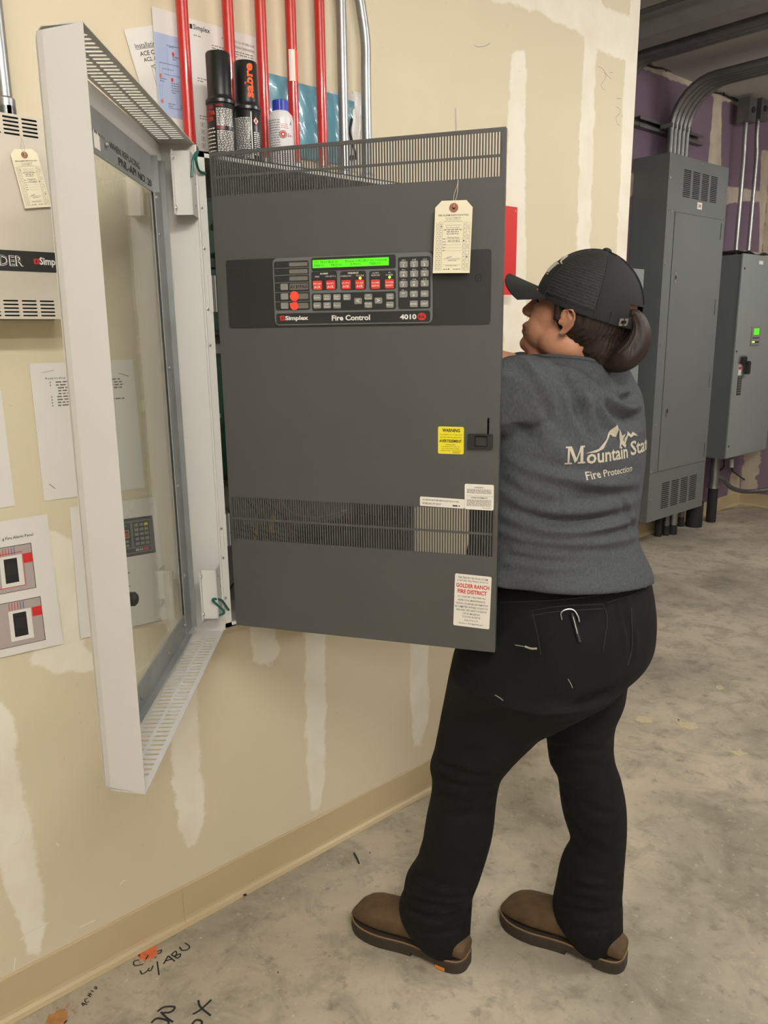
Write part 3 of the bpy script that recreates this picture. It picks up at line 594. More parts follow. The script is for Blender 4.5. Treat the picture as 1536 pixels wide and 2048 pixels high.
# galvanised retainers on the inside, screws
for a_, b_ in (((GX0 - .02, GZ1 - .004, -Dp + .004), (GX1 + .002, GZ1 + .058, -Dp + .006)), ((GX0 - .02, GZ0 - .040, -Dp + .004), (GX1 + .002, GZ0 + .004, -Dp + .006)), ((GX1 - .004, GZ0 - .040, -Dp + .006), (GX1 + .046, GZ1 + .058, -Dp + .008)), ((GX0 - .022, GZ0 - .040, -Dp + .006), (GX0 + .002, GZ1 + .058, -Dp + .008))):
    g = G(FD); g.box(a_, b_, ZINC)
    if b_[1] - a_[1] < .06: g.box((a_[0], a_[1] if a_[1] < 1.2 else b_[1] - .0015, a_[2]), (b_[0], a_[1] + .0015 if a_[1] < 1.2 else b_[1], a_[2] + .014), ZINC)
    else: g.box((b_[0] - .0015, a_[1], a_[2]), (b_[0], b_[1], a_[2] + .012), ZINC)
    g.build('glass_retainer', door)
def dscrew(x, z, w=-Dp + .008, r=.0042):
    g = G(FD.off((x, z, w))); g.lathe([(r, 0), (r * .95, .0014), (r * .5, .0026), (r * .1, .0028)], STEEL, 12); g.build('screw', door, True)
for x, z in ((-.52, GZ1 + .016), (-.36, GZ1 + .018), (GX1 + .004, GZ1 - .012), (GX1 + .010, GZ1 - .075), (GX1 + .012, 1.36), (GX1 + .012, 1.13), (GX1 + .012, .945), (GX1 - .012, GZ0 - .014), (-.24, GZ0 - .018), (-.42, GZ0 - .018)): dscrew(x, z)
gl = bpy.data.materials.new('clear_glass'); gl.use_nodes = True; N = gl.node_tree.nodes; L = gl.node_tree.links; N.remove(N['Principled BSDF'])
tr = N.new('ShaderNodeBsdfTransparent'); tr.inputs[0].default_value = (.955, .965, .95, 1); gs = N.new('ShaderNodeBsdfGlossy'); gs.inputs['Roughness'].default_value = .03; df = N.new('ShaderNodeBsdfDiffuse'); df.inputs[0].default_value = (.75, .78, .74, 1)
lw_ = N.new('ShaderNodeLayerWeight'); fr_ = N.new('ShaderNodeMath'); fr_.operation = 'POWER'; fr_.inputs[1].default_value = 5.0; L.new(lw_.outputs['Facing'], fr_.inputs[0]); m1 = N.new('ShaderNodeMixShader'); m2 = N.new('ShaderNodeMixShader'); L.new(fr_.outputs[0], m1.inputs[0]); L.new(tr.outputs[0], m1.inputs[1]); L.new(gs.outputs[0], m1.inputs[2])
m2.inputs[0].default_value = .04; L.new(m1.outputs[0], m2.inputs[1]); L.new(df.outputs[0], m2.inputs[2]); L.new(m2.outputs[0], N['Material Output'].inputs[0])
g = G(FD); g.box((GX0 - .01, GZ0 - .01, -Dp + .0012), (GX1 + .01, GZ1 + .01, -Dp + .004), gl); g.build('glass_pane', door)
# marker writing on the top retainer
g = G(FD); y = GZ1 + .006; zz = -Dp + .0062
g.text('PW-7539', -.575, y, -.455, y + .014, INKK, z=zz + .0004, bold=.02); g.text('WHEN REPLACING', -.34, y + .012, -.18, y + .022, INKK, z=zz + .0004); g.text('PNL-API NO. 20', -.30, y - .004, -.11, y + .008, INKK, z=zz + .0004, bold=.01)
g.wordline(-.56, -.36, y + .018, .004, INKG, z=zz + .0004, seed=4); g.box((-.41, y - .002, zz), (-.385, y + .022, zz + .0003), STICK); g.build('marker_writing', door)
# door lock knob on the glass side
g = G(Fr(FD.w((-.425, 1.03, -Dp)), FD.y, FD.x)); 
g = G(Fr(FD.w((-.470, 1.03, -Dp + .006)), FD.x, FD.y)); g.lathe([(.010, 0), (.010, .006), (.007, .007), (.007, .012)], STEEL, 16); g.lathe([(.009, .010), (.011, .013), (.011, .020), (.007, .024), (.001, .025)], DARK, 18); g.build('lock_knob', door, True, )
g = G(FD); g.tube([(.0004, zb_ + .002, .0012), (.0004, zt - .002, .0012)], .0028, WHITE, 10); g.build('piano_hinge', door, True)
# hinge brackets (upper and lower) with screws and green bonding wires
for k, (z0, z1) in enumerate(((1.640, 1.752), (.838, .945))):
    g = G(FD); g.box((-.0475, z0, -.030), (-.0455, z1, .0), WHITE); g.box((-.0475, z0, -.0015), (-.001, z1, .0006), WHITE); g.box((-.060, z0, -.032), (-.0455, z1, -.030), WHITE); g.build('hinge_bracket', door)
    for x, z in ((-.020, z0 + .02), (-.012, z0 + .06), (-.026, z1 - .02)):
        g = G(FD.off((x, z, .0006))); g.lathe([(.0022, 0), (.0022, .0002)], SLOT, 8); g.build('bracket_hole', door)
    for z in (z0 + .012, z1 - .012): dscrew(-.053, z, -.030, .0048)
Hx = FD.w((-.050, 1.724, -.026))
up = bez([FD.w((-.050, 1.706, .002)), FD.w((-.045, 1.738, .006)), FD.w((-.030, 1.753, .012)), W(392, 318, XF + .03), W(398, 341, XF + .012), W(411, 347, XF + .002)], 30)
lo = bez([FD.w((-.050, .846, .003)), FD.w((-.038, .850, .010)), W(425, 1200, XF + .035), W(442, 1200, XF + .03), W(452, 1213, XF + .012), W(460, 1224, XF - .01)], 30)
for P in (up, lo):
    g = G(); g.tube(P, .0026, WIREG, 8); g.build('bonding_wire', cab, True)
# ------------------------------------------------------------------ hanging inspection tags
def inspection_tag(label, fr, w, h, tilt, string_to, hand=('Simplex', '4100ES')):
    """fr: sheet frame whose origin is the middle of the top edge, y up, z outwards"""
    t = thing('inspection_tag', label, 'tag', fr.o, 'paper fire alarm inspection tags on strings')
    f = Fr(fr.o, *( (lambda q: (q.x, q.y))(fr.off((0, 0, 0), tilt)) )); c = w * .17
    g = G(f); ol = [(-w / 2, -h), (w / 2, -h), (w / 2, -c * 1.05), (w / 2 - c, 0), (-w / 2 + c, 0), (-w / 2, -c)]
    hole = [(.0028 * math.cos(a), -h * .1 + .0028 * math.sin(a)) for a in np.linspace(0, 2 * math.pi, 15)[:-1]]
    g.plate(ol, [hole], .0006, MANILA); g.build('card', t)
    g = G(f.off((0, -h * .1, .0003))); n = 22; V = []
    for r in (w * .12, .0028):
        for z in (0, .0005): V += [(r * math.cos(2 * math.pi * i / n), r * math.sin(2 * math.pi * i / n), z) for i in range(n)]
    g.add(V, [(i, (i + 1) % n, n + (i + 1) % n, n + i) for i in range(n)] + [(n + i, n + (i + 1) % n, 3 * n + (i + 1) % n, 3 * n + i) for i in range(n)], BROWNR); g.build('reinforcing_ring', t)
    g = G(f); X = lambda a: -w / 2 + w * a; Y = lambda b: -h * b; z = .0005
    def tx(st, a0, a1, b0, b1, m=INKG, bo=0.0): g.text(st, X(a0), Y(b1), X(a1), Y(b0), m, z=z, bold=bo, res=1)
    tx('FIRE ALARM INSPECTION TAG', .10, .90, .188, .212, INKK, .01); tx('DO NOT REMOVE', .30, .70, .228, .246, INKG, .01); tx('BY THE ORDER OF', .32, .68, .254, .268); tx('THE STATE FIRE MARSHAL', .25, .75, .278, .292)
    tx('Johnson Controls', .30, .70, .33, .348, INKG, .01); tx('Fire Protection', .32, .68, .362, .38, INKG, .01); tx('~', .26, .27, .39, .40) if 0 else None
    for k, (a0, a1) in enumerate(((.26, .74), (.34, .66), (.34, .66))): g.wordline(X(a0), X(a1), Y(.405 + .028 * k), h * .011, INKG, z=z, seed=k + 5)
    for k, b in enumerate((.53, .57, .61, .65, .69)):
        g.flat([(X(.34), Y(b)), (X(.74), Y(b)), (X(.74), Y(b) + h * .002), (X(.34), Y(b) + h * .002)], z, INKG); g.wordline(X(.24), X(.33), Y(b), h * .01, INKG, z=z, seed=k + 30)
    tx(hand[0], .36, .68, .495, .528, INKK); tx(hand[1], .38, .70, .54, .568, INKK)
    hand_stroke(g, [(X(.28), Y(.80)), (X(.42), Y(.785)), (X(.50), Y(.768)), (X(.36), Y(.785)), (X(.44), Y(.80)), (X(.72), Y(.798))], h * .004, INKG, z)
    g.flat([(X(.27), Y(.812)), (X(.74), Y(.812)), (X(.74), Y(.81)), (X(.27), Y(.81))], z, INKG); g.flat([(X(.27), Y(.885)), (X(.74), Y(.885)), (X(.74), Y(.883)), (X(.27), Y(.883))], z, INKG)
    g.wordline(X(.40), X(.62), Y(.83), h * .009, INKG, z=z, seed=9); g.wordline(X(.34), X(.66), Y(.90), h * .008, INKG, z=z, seed=10); g.wordline(X(.28), X(.40), Y(.952), h * .01, INKG, z=z, seed=12); g.wordline(X(.55), X(.74), Y(.952), h * .01, INKG, z=z, seed=13)
    for a, b in ((.06, .14), (.14, .22), (.78, .86), (.86, .95)):
        for q in (a, b): g.flat([(X(q), Y(.96)), (X(q) + w * .006, Y(.96)), (X(q) + w * .006, Y(.30)), (X(q), Y(.30))], z, INKG)
        n = 12 if a < .86 else 5
        for k in range(n + 1):
            bb = .30 + .66 * k / n; g.flat([(X(a), Y(bb)), (X(b), Y(bb)), (X(b), Y(bb) + h * .0025), (X(a), Y(bb) + h * .0025)], z, INKG)
            if k < n and n > 5: g.flat([(X(a + .03), Y(bb + .035)), (X(a + .05), Y(bb + .035)), (X(a + .05), Y(bb + .02)), (X(a + .03), Y(bb + .02))], z, INKG)
    for k, yr in enumerate(('2025', '2024', '2023', '2022', '2021')):
        ff = Fr(f.w((X(.885), Y(.335 + .132 * k), z)), -f.y, f.x); g.text(yr, 0, 0, h * .065, w * .05, INKG, z=0, res=1, fr=ff)
    for a, b in ((.19, .355), (.80, .555), (.90, .775), (.43, .945)): g.prism([(X(a) + w * .017 * math.cos(q), Y(b) + w * .017 * math.sin(q)) for q in np.linspace(0, 6.28, 9)[:-1]], z, z + .0002, INKK)
    o = g.build('printed_form', t)
    hp = f.w((0, -h * .1, .0012)); sp = np.array(string_to)
    g = G(); g.tube(bez([hp, hp * .5 + sp * .5 + f.x * .0025 + f.z * .001, sp], 12), .00045, WIREW, 6); g.tube(bez([hp + f.x * .001, hp * .6 + sp * .4 - f.x * .003, sp * .8 + hp * .2, sp], 12), .00045, WIREW, 6)
    g.build('string', t, True); return t
FPt = Fr(FP.w((*pp(911, 403), .012)), FP.x, FP.y)
FPt = Fr(FPt.o, FP.x, FP.y * 1.0 - FP.z * .05)
wt = pp(948, 480)[0] - pp(872, 480)[0]; ht = pp(910, 402)[1] - pp(908, 551)[1]
inspection_tag('manila inspection tag on a white string hanging from the upper grille of the charcoal panel', FPt, wt * .97, ht * .97, -1.5, FP.w((*pp(917, 360), .003)))
# ------------------------------------------------------------------ expander box at the far left
XE = .10; FX = Fr((XE, 0, 0), (0, 1, 0), (0, 0, 1))
def fx(px, py): return FX.at(px, py)[:2]
ye1 = fx(128, 450)[0]; ye0 = ye1 - .50; ze0, ze1 = 1.4515, 1.7865
ex = thing('expander_box', 'beige wall box with slotted vents and black name strip left of the open door', 'box', (0, (ye0 + ye1) / 2, ze0))
holes = []
sl_top = ((6, 37), (44, 75)); Zs = [fx(30, 236 + 8.1 * k)[1] for k in range(5)]
def grp(px0, px1, py): return fx(px0, py)[0], fx(px1, py)[0]
for j in range(7):
    a, b = grp(44, 75, 255); d = grp(44, 75, 255)[0] - grp(6, 37, 250)[0]
    for z in Zs: holes.append(rrect(a - d * j, z - .0016, b - d * j, z + .0016, .0015, 2))
for j in range(8):
    a, b = grp(81, 110, 617); d = grp(81, 110, 617)[0] - grp(45, 76, 617)[0]
    if a - d * j < ye0 + .02: break
    for k in range(5): z = fx(60, 602 + 7.3 * k)[1]; holes.append(rrect(a - d * j, z - .0013, b - d * j, z + .0013, .0012, 2))
holes = [h for h in holes if min(p[0] for p in h) > ye0 + .01 and max(p[0] for p in h) < ye1 - .003]
g = G(FX); g.plate(rrect(ye0, ze0, ye1, ze1, .006), holes, .0016, CREAMB, z=-.0008); g.build('front_cover', ex)
g = G()
for a, b in (((.002, ye0 + .001, ze0 + .001), (XE - .0016, ye0 + .003, ze1 - .001)), ((.002, ye1 - .003, ze0 + .001), (XE - .0016, ye1 - .001, ze1 - .001)), ((.002, ye0, ze0 + .001), (XE - .0016, ye1, ze0 + .0028)), ((.002, ye0, ze1 - .0028), (XE - .0016, ye1, ze1 - .001))): g.box(a, b, CREAMB)
g.box((.001, ye0, ze0), (.003, ye1, ze1), SLOT); g.box((XE - .012, ye0 + .004, ze0 + .004), (XE - .010, ye1 - .004, ze1 - .004), SLOT); g.build('housing', ex)
zs0, zs1 = (fx(50, 543)[1], fx(50, 502)[1]); g = G(FX); g.prism(rrect(ye0 + .004, zs0, ye1 - .02, zs1, .001), 0, .0006, DARK); g.build('name_strip', ex)
g = G(FX); x0, z0 = fx(0, 531); x1, z1 = fx(45, 512); dw = (x1 - x0)
# outlined capitals ending in DER
full = dw * 8 / 2.95
g.text('EXPANDER', x1 - full, z0, x1, z1, INKW, z=.0009, bold=.03); g.text('EXPANDER', x1 - full + .0006, z0 + .0007, x1 - .0006, z1 - .0007, DARK, z=.0011, bold=-.012)
x0, z0 = fx(79.5, 530.5); x1, z1 = fx(108, 516); g.text('Simplex', x0, z0 - .003, x0 + (x1 - x0) * 7 / 4.05, z1, INKW, z=.0009, bold=.03)
x0, z0 = fx(68, 528); x1, z1 = fx(77.5, 518); g.prism(rrect(x0, z0, x1, z1, .001), .0006, .0009, INKR); g.box(((x0 + x1) / 2 - .0012, z0 + .002, .0009), ((x0 + x1) / 2 + .0012, z1 - .002, .0011), DARK)
o = g.build('printed_lettering', ex); o['kind'] = 'stuff'
FT = Fr(FX.w((*fx(44, 299), .004)), FX.x, FX.y)
inspection_tag('manila inspection tag hanging crooked from the vent slots of the beige wall box', Fr(FT.o, FX.x, FX.y - FX.z * .03), .0455, .094, 9.0, FX.w((*fx(41, 271), .001)), ('Simplex', '4100ES'))
# ------------------------------------------------------------------ conduits
def conduit(name, label, path, r, m, group=None, cat='conduit', coup=()):
    P = np.array(path, float); t = thing(name, label, cat, P[0], group); g = G(); g.tube(P, r, m, 14); g.build('tube', t, True)
    for c_ in coup:
        c_ = np.array(c_); g = G(); g.tube([c_ - [0, 0, .016], c_ - [0, 0, .013], c_ + [0, 0, .013], c_ + [0, 0, .016]], [r * 1.1, r * 1.32, r * 1.32, r * 1.1], GALV, 14); g.build('coupling', t, True)
    return t
XP = .040
ords = ['leftmost red conduit above the cabinet, in front of the blue diagram', 'red conduit rising behind the two black cans', 'red conduit between the second black can and the white bottle', 'red conduit with a peeling label, rising behind the white bottle', 'red conduit in front of the blue plastic bag, rightmost red one']
for lb, (px, py) in zip(ords, ((372, 150), (459, 100), (526, 150), (585, 150), (642, 150))):
    y = W(px, py, XP)[1]; conduit('red_conduit', lb, [(XP, y, ZB + .001), (XP, y, 2.2), (XP, y, CEIL - .002)], .0119, REDP, 'red conduits entering the fire alarm cabinet', coup=((XP, y, ZB + .018),))
y5 = W(585, 150, XP)[1]; fs = Fr((XP + .0122, y5 - .002, 0), (0, 1, 0), (0, 0, 1)); z1 = W(576, 100, XP)[2]; z0 = W(578, 163, XP)[2]
g = G()
V = []; 
for k in range(6):
    a = math.radians(-70 + 22 * k); V += [(XP + .0123 * math.cos(a), y5 + .0123 * math.sin(a), z0), (XP + .0123 * math.cos(a), y5 + .0123 * math.sin(a), z1)]
g.add(V, [(2 * k, 2 * k + 2, 2 * k + 3, 2 * k + 1) for k in range(3)], STICK); g.add(V, [(2 * k, 2 * k + 2, 2 * k + 3, 2 * k + 1) for k in range(3, 5)], REDF)
par = [o for o in C.objects if o.name.startswith('red_conduit') and abs(o.location[1] - y5) < .001][0]; g.build('peeling_label', par)
yg = W(685, 150, XP)[1]; conduit('metal_conduit', 'straight galvanised conduit above the cabinet, left of the bent one', [(XP, yg, ZB + .001), (XP, yg, 2.2), (XP, yg, CEIL - .002)], .0119, GALV, 'galvanised conduits above the cabinet', coup=((XP, yg, ZB + .018),))
yg = W(731, 100, XP)[1]; zk = W(731, 45, XP)[2]
conduit('metal_conduit', 'galvanised conduit with an offset bend at the top, rightmost above the cabinet', bez([(XP, yg, ZB + .001), (XP, yg, 2.0), (XP, yg, zk - .04), (XP, yg - .012, zk + .03), (XP, yg - .022, zk + .08), (XP, yg - .022, zk + .2), (XP, yg - .022, CEIL - .002)], 60), .0119, GALV, 'galvanised conduits above the cabinet', coup=((XP, yg, ZB + .018),))
ye = W(3, 130, .05)[1]; zc = W(6, 214, .05)[2]
conduit('metal_conduit', 'galvanised conduit entering the beige box at the far left', [(.05, ye, ze1), (.05, ye, 2.2), (.05, ye, CEIL - .002)], .0119, GALV, 'galvanised conduits above the cabinet', coup=((.05, ye, zc), (.05, ye, zc - .012)))
# ------------------------------------------------------------------ cans and bottle on the cabinet
def cyl_text(g, st, r, z0, z1, a0, a1, m, vertical=False, bold=0.0, res=1):
    v, f = text_mesh(st, bold, res); mx = v[:, 0].max(); hi = v[:, 1].max(); lo = min(0, v[:, 1].min())
    tx = v[:, 0] / mx; ty = (v[:, 1] - lo) / (hi - lo)
    if vertical: z = z0 + tx * (z1 - z0); a = a1 + (a0 - a1) * ty
    else: z = z0 + ty * (z1 - z0); a = a0 + (a1 - a0) * tx
    g.add(np.c_[r * np.cos(a), r * np.sin(a), z], f, m)
def cyl_patch(g, r, z0, z1, a0, a1, m, n=6):
    V = []
    for k in range(n + 1):
        a = a0 + (a1 - a0) * k / n; V += [(r * math.cos(a), r * math.sin(a), z0), (r * math.cos(a), r * math.sin(a), z1)]
    g.add(V, [(2 * k, 2 * k + 2, 2 * k + 3, 2 * k + 1) for k in range(n)], m)
def cyl_lines(g, r, z0, z1, n, a0, a1, m, fill=.5, seed=1):
    rr = random.Random(seed); dz = (z1 - z0) / n
    for k in range(n):
        a = a0
        while a < a1 - .02:
            e = min(a + rr.uniform(.08, .25), a1); cyl_patch(g, r, z0 + dz * k, z0 + dz * (k + fill), a, e, m, 2); a = e + .05
XC = .112
def can(label, px, ptop, kind):
    c0 = W(px, ptop, XC); y = c0[1]; zt_ = c0[2]; h = zt_ - ZB - .001; f = Fr((XC, y, ZB + .001), (1, 0, 0), (0, 1, 0)); t = thing('tester_can', label, 'can', f.o, 'black aerosol cans on the cabinet')
    am = math.atan2(CAM[1] - y, CAM[0] - XC)
    R1, R2 = .0235, .0272
    g = G(f); g.lathe([(R2 - .002, 0), (R2, .003), (R2, h * .50), (R2 - .001, h * .51)], CANB, 32); g.build('body', t, True)
    g = G(f); g.lathe([(R2 - .001, h * .51), (R2 + .0012, h * .52), (R2 + .0012, h * .55), (R1 + .001, h * .575), (R1, h * .60), (R1 + .0003, h * .985), (R1 - .0015, h), (.001, h)], CANB, 32); g.build('cap', t, True)
    g = G(f); r = R2 + .0003
    if kind == 1:
        cyl_text(g, 'SMOKE', r, h * .455, h * .485, am - 1.35, am - .55, INKR, bold=.02); cyl_text(g, 'DETECTOR', r, h * .395, h * .44, am - 1.7, am - .42, INKR, bold=.03); cyl_text(g, 'TESTER', r, h * .34, h * .38, am - 1.5, am - .55, INKR, bold=.02)
        cyl_lines(g, r, h * .05, h * .30, 7, am - 1.3, am - .45, INKW, .3, 4); cyl_text(g, 'DANGER', r, h * .475, h * .495, am - .33, am + .2, INKR); cyl_lines(g, r, h * .295, h * .465, 11, am - .33, am + .95, INKW, .5, 2)
        cyl_text(g, 'PELIGRO', r, h * .262, h * .285, am - .33, am + .25, INKR, bold=.01); cyl_lines(g, r, h * .02, h * .255, 15, am - .33, am + .95, INKW, .5, 3)
    else:
        cyl_text(g, 'sabre', R1 + .0006, h * .63, h * .965, am + .50, am - .22, INKO, True, .03, 3) if 0 else cyl_text(g, 'sabre', R1 + .0006, h * .63, h * .965, am - .10, am + .62, INKO, True, .035, 3)
        cyl_lines(g, r, h * .02, h * .44, 26, am - 1.1, am + .15, INKW, .5, 6); cyl_patch(g, r, h * .02, h * .49, am + .22, am + .30, INKW, 2); cyl_lines(g, r, h * .06, h * .30, 12, am + .42, am + .95, INKW, .5, 8)
        zc_ = h * .40; a = am + .62; ff = Fr(f.w((r * math.cos(a), r * math.sin(a), zc_)), (-math.sin(a), math.cos(a), 0), (0, 0, 1)); g.prism([(.007, 0), (0, .008), (-.007, 0), (0, -.008)], 0, .0004, INKR, ff); g.prism([(.0055, 0), (0, .0064), (-.0055, 0), (0, -.0064)], .0004, .0006, INKW, ff); g.prism([(.0015, -.003), (.001, .002), (0, .004), (-.0015, .001), (-.0015, -.003)], .0006, .0008, INKK, ff)
    o = g.build('label_print', t); o['kind'] = 'stuff'
can('black smoke tester can with red and white label text, leftmost on the cabinet', 435, 107, 1)
can('black can with orange lettering running up its cap, right of the other can', 490, 126, 2)
c0 = W(560, 200, XC); y = c0[1]; h = c0[2] - ZB - .001; f = Fr((XC, y, ZB + .001), (1, 0, 0), (0, 1, 0)); bt = thing('spray_bottle', 'white bottle with a ribbed blue cap standing beside the black cans', 'bottle', f.o)
am = math.atan2(CAM[1] - y, CAM[0] - XC); Rb = .0262
g = G(f); g.lathe([(Rb - .002, 0), (Rb, .003), (Rb, h * .70), (Rb - .002, h * .765), (Rb * .72, h * .81), (Rb * .62, h * .83)], CANW, 32); g.build('body', bt, True)
g = G(f); pr = []
n = 40
pts = [((Rb * .62 + (.0006 if k % 2 else 0)) * math.cos(2 * math.pi * k / n), (Rb * .62 + (.0006 if k % 2 else 0)) * math.sin(2 * math.pi * k / n)) for k in range(n)]
g.prism(pts, h * .825, h * .985, BLUEC, bevel=.001); g.build('cap', bt)
g = G(f); r = Rb + .0003
cyl_lines(g, r, h * .30, h * .70, 11, am - 1.1, am - .1, INKG, .28, 11); cyl_lines(g, r, h * .04, h * .28, 7, am - 1.1, am - .2, INKG, .28, 12); cyl_text(g, 'A', r, h * .60, h * .66, am + .75, am + .95, mat('blue_ink', (50, 80, 170), .6), bold=.02)
a = am + .14; ff = Fr(f.w((r * math.cos(a), r * math.sin(a), h * .46)), (-math.sin(a), math.cos(a), 0), (0, 0, 1))
for rad, m_, zz in ((.0078, INKK, .0002), (.0066, INKW, .0004), (.0058, INKR, .0006), (.0022, INKW, .0008)): g.prism([(rad * math.cos(q), rad * math.sin(q)) for q in np.linspace(0, 6.283, 25)[:-1]], 0, zz, m_, ff)
cyl_text(g, 'So', r, h * .43, h * .48, am + .50, am + .92, INKR, bold=.02); cyl_lines(g, r, h * .55, h * .63, 3, am + .0, am + .6, INKR, .25, 13); cyl_lines(g, r, h * .06, h * .2, 5, am + .1, am + .8, INKG, .3, 14)
o = g.build('label_print', bt); o['kind'] = 'stuff'
# ------------------------------------------------------------------ papers
def quad_frame(q, X):
    P = [W(*p, X) for p in q]; return P
def sheet(name, label, q, X, m=PAPER, cat='paper', curl=.0, group=None, nx=8, ny=10, lift=0.0):
    """q: TL, TR, BR, BL in view on the wall plane; returns (thing, map(u,v) -> point)"""
    P = [W(*p, X) for p in q]; rr = random.Random(len(label))
    t = thing(name, label, cat, (P[2] + P[3]) / 2, group); ph = rr.uniform(0, 6)
    def mp(u, v, z=0.0):
        p = P[3] * (1 - u) * (1 - v) + P[2] * u * (1 - v) + P[0] * (1 - u) * v + P[1] * u * v
        bow = curl * (.5 + .5 * math.sin(ph + 3.1 * u + 2.0 * v)) + lift * (1 - v) ** 2
        return p + np.array([z + bow, 0, 0])
    V = [mp(i / nx, j / ny, s_) for s_ in (.0003, 0) for j in range(ny + 1) for i in range(nx + 1)]; K = (nx + 1) * (ny + 1)
    F = [(j * (nx + 1) + i, j * (nx + 1) + i + 1, (j + 1) * (nx + 1) + i + 1, (j + 1) * (nx + 1) + i) for j in range(ny) for i in range(nx)]
    F2 = [tuple(a + K for a in f)[::-1] for f in F]; bd = [j * (nx + 1) + 0 for j in range(ny + 1)]
    E_ = [i for i in range(nx + 1)] + [j * (nx + 1) + nx for j in range(1, ny + 1)] + [ny * (nx + 1) + i for i in range(nx - 1, -1, -1)] + [j * (nx + 1) for j in range(ny - 1, 0, -1)]
    F3 = [(E_[k], E_[(k + 1) % len(E_)], E_[(k + 1) % len(E_)] + K, E_[k] + K) for k in range(len(E_))]
    g = G(); g.add(V, F + F2 + F3, m); g.build('leaf', t, True); return t, mp
def prt(g, mp, pts2, f, m, z=.0007):
    g.add([mp(u, v, z) for u, v in pts2], f, m)
def prect(g, mp, u0, v0, u1, v1, m, z=.0007):
    a = max(1, int(abs(u1 - u0) * 10)); b = max(1, int(abs(v1 - v0) * 12))
    prt(g, mp, [(u0 + (u1 - u0) * i / a, v0 + (v1 - v0) * j / b) for j in range(b + 1) for i in range(a + 1)], [(j * (a + 1) + i, j * (a + 1) + i + 1, (j + 1) * (a + 1) + i + 1, (j + 1) * (a + 1) + i) for j in range(b) for i in range(a)], m, z)
def ptext(g, mp, st, u0, v0, u1, v1, m, bold=0.0, z=.0007, res=1):
    v, f = text_mesh(st, bold, res); mx = v[:, 0].max(); hi = v[:, 1].max(); lo = min(0, v[:, 1].min())
    prt(g, mp, [(u0 + (u1 - u0) * a / mx, v0 + (v1 - v0) * (b - lo) / (hi - lo)) for a, b, _ in v], f, m, z)
def plines(g, mp, u0, u1, v, n, dv, h, m, seed=1):
    rr = random.Random(seed)
    for k in range(n):
        u = u0; ue = u1 if k < n - 1 else u0 + (u1 - u0) * .6
        while u < ue:
            e = min(u + rr.uniform(.02, .06), ue); prect(g, mp, u, v - dv * k, e, v - dv * k + h, m); u = e + .012
def fin(g, t, name='printing'):
    o = g.build(name, t); o['kind'] = 'stuff'
t, mp = sheet('notice_sheet', 'white instruction sheet stapled to the wall, partly behind the open door', [(58, 727), (265, 719), (290, 975), (88, 1002)], .0015, curl=.0006, group=None)
g = G(); ptext(g, mp, 'Responding to fire alarm panel', .13, .878, .62, .897, INKG, .01); 
for k, st in enumerate(('Read the digital display on the panel', 'There are 6 button keys below the Bell Bell', 'some others. Three of the instructions a', 'emergency the fire stays for mid signal Press', 'already called fire', 'When you reset the', 'Press the alarm silence', 'Press system reset if alarm finished', 'If you have any')):
    wv = (1.05, 1.08, 1.1, 1.06, .5, .6, .62, 1.1, .5)[k]; plines(g, mp, .22 if k in (0, 1, 5, 6, 7, 8) else .235, .22 + wv, .855 - .021 * k, 1, .02, .010, INKG, seed=k)
    if k in (0, 1, 5, 6, 7, 8): prect(g, mp, .165, .855 - .021 * k, .175, .865 - .021 * k, INKG)
prt(g, mp, [(.10, .93), (.22, .945), (.22, .947), (.10, .932)], [(0, 1, 2, 3)], INKK); prt(g, mp, [(.84, .90), (.94, .875), (.94, .879), (.84, .904)], [(0, 1, 2, 3)], INKK); prt(g, mp, [(.06, .12), (.11, .08), (.112, .084), (.062, .124)], [(0, 1, 2, 3)], INKK)
fin(g, t)
t, mp = sheet('notice_sheet', 'blank white sheet at the left edge of the picture', [(-150, 800), (2, 782), (30, 1011), (-120, 1036)], .0015, curl=.001)
t, mp = sheet('photo_notice', 'white notice with two small photographs of an alarm panel, lower left', [(-110, 1060), (94, 1028), (125, 1286), (-85, 1333)], .0015, curl=.0006, lift=.004)
g = G(); ptext(g, mp, 'g Fire Alarm Panel', .52, .853, .83, .880, INKK, .01)
PH = mat('photo_wall_tone', (176, 164, 160), .6); 
for (v0, v1, u1, dx) in ((.47, .81, .80, 0), (.06, .40, .83, .03)):
    prect(g, mp, .12, v0, u1, v1, INKK, .0007); prect(g, mp, .125, v0 + .004, u1 - .006, v1 - .004, PH, .0009)
    a = .50 + dx; prect(g, mp, a - .03, v0 + .04, a + .19, v1 - .07, PAPER, .0011); prect(g, mp, a + .01, v0 + .07, a + .14, v1 - .09, INKK, .0013); prect(g, mp, a + .025, v0 + .13, a + .125, v1 - .13, DARK, .0015)
    prect(g, mp, a + .20, v1 - .14, a + .30, v1 - .07, INKR, .0012)
    for k in range(6): prect(g, mp, a - .02 + k * .028, v1 - .066, a - .014 + k * .028, v1 - .01, INKR if k < 4 else mat('blue_ink', (50, 80, 170)), .0012)
    if dx == 0: prect(g, mp, a - .3, v1 - .055, a + .2, v1 - .05, INKR, .0012); prect(g, mp, a + .20, v0 + .04, a + .205, v1 - .14, INKR, .0012); prect(g, mp, a - .1, v0 + .035, a + .2, v0 + .04, INKR, .0012)
fin(g, t)
t, mp = sheet('keypad_notice', 'white sheet showing a printed keypad picture, seen through the door glass', [(139, 1015), (310, 994), (334, 1236), (160, 1276)], .0015, curl=.0006, lift=.004)
g = G(); u0, v0, u1, v1 = .10, .56, .94, .86; prect(g, mp, u0, v0, u1, v1, INKK); prect(g, mp, u0 + .03, v0 + .02, u1 - .03, v1 - .02, MIDG, .0009)
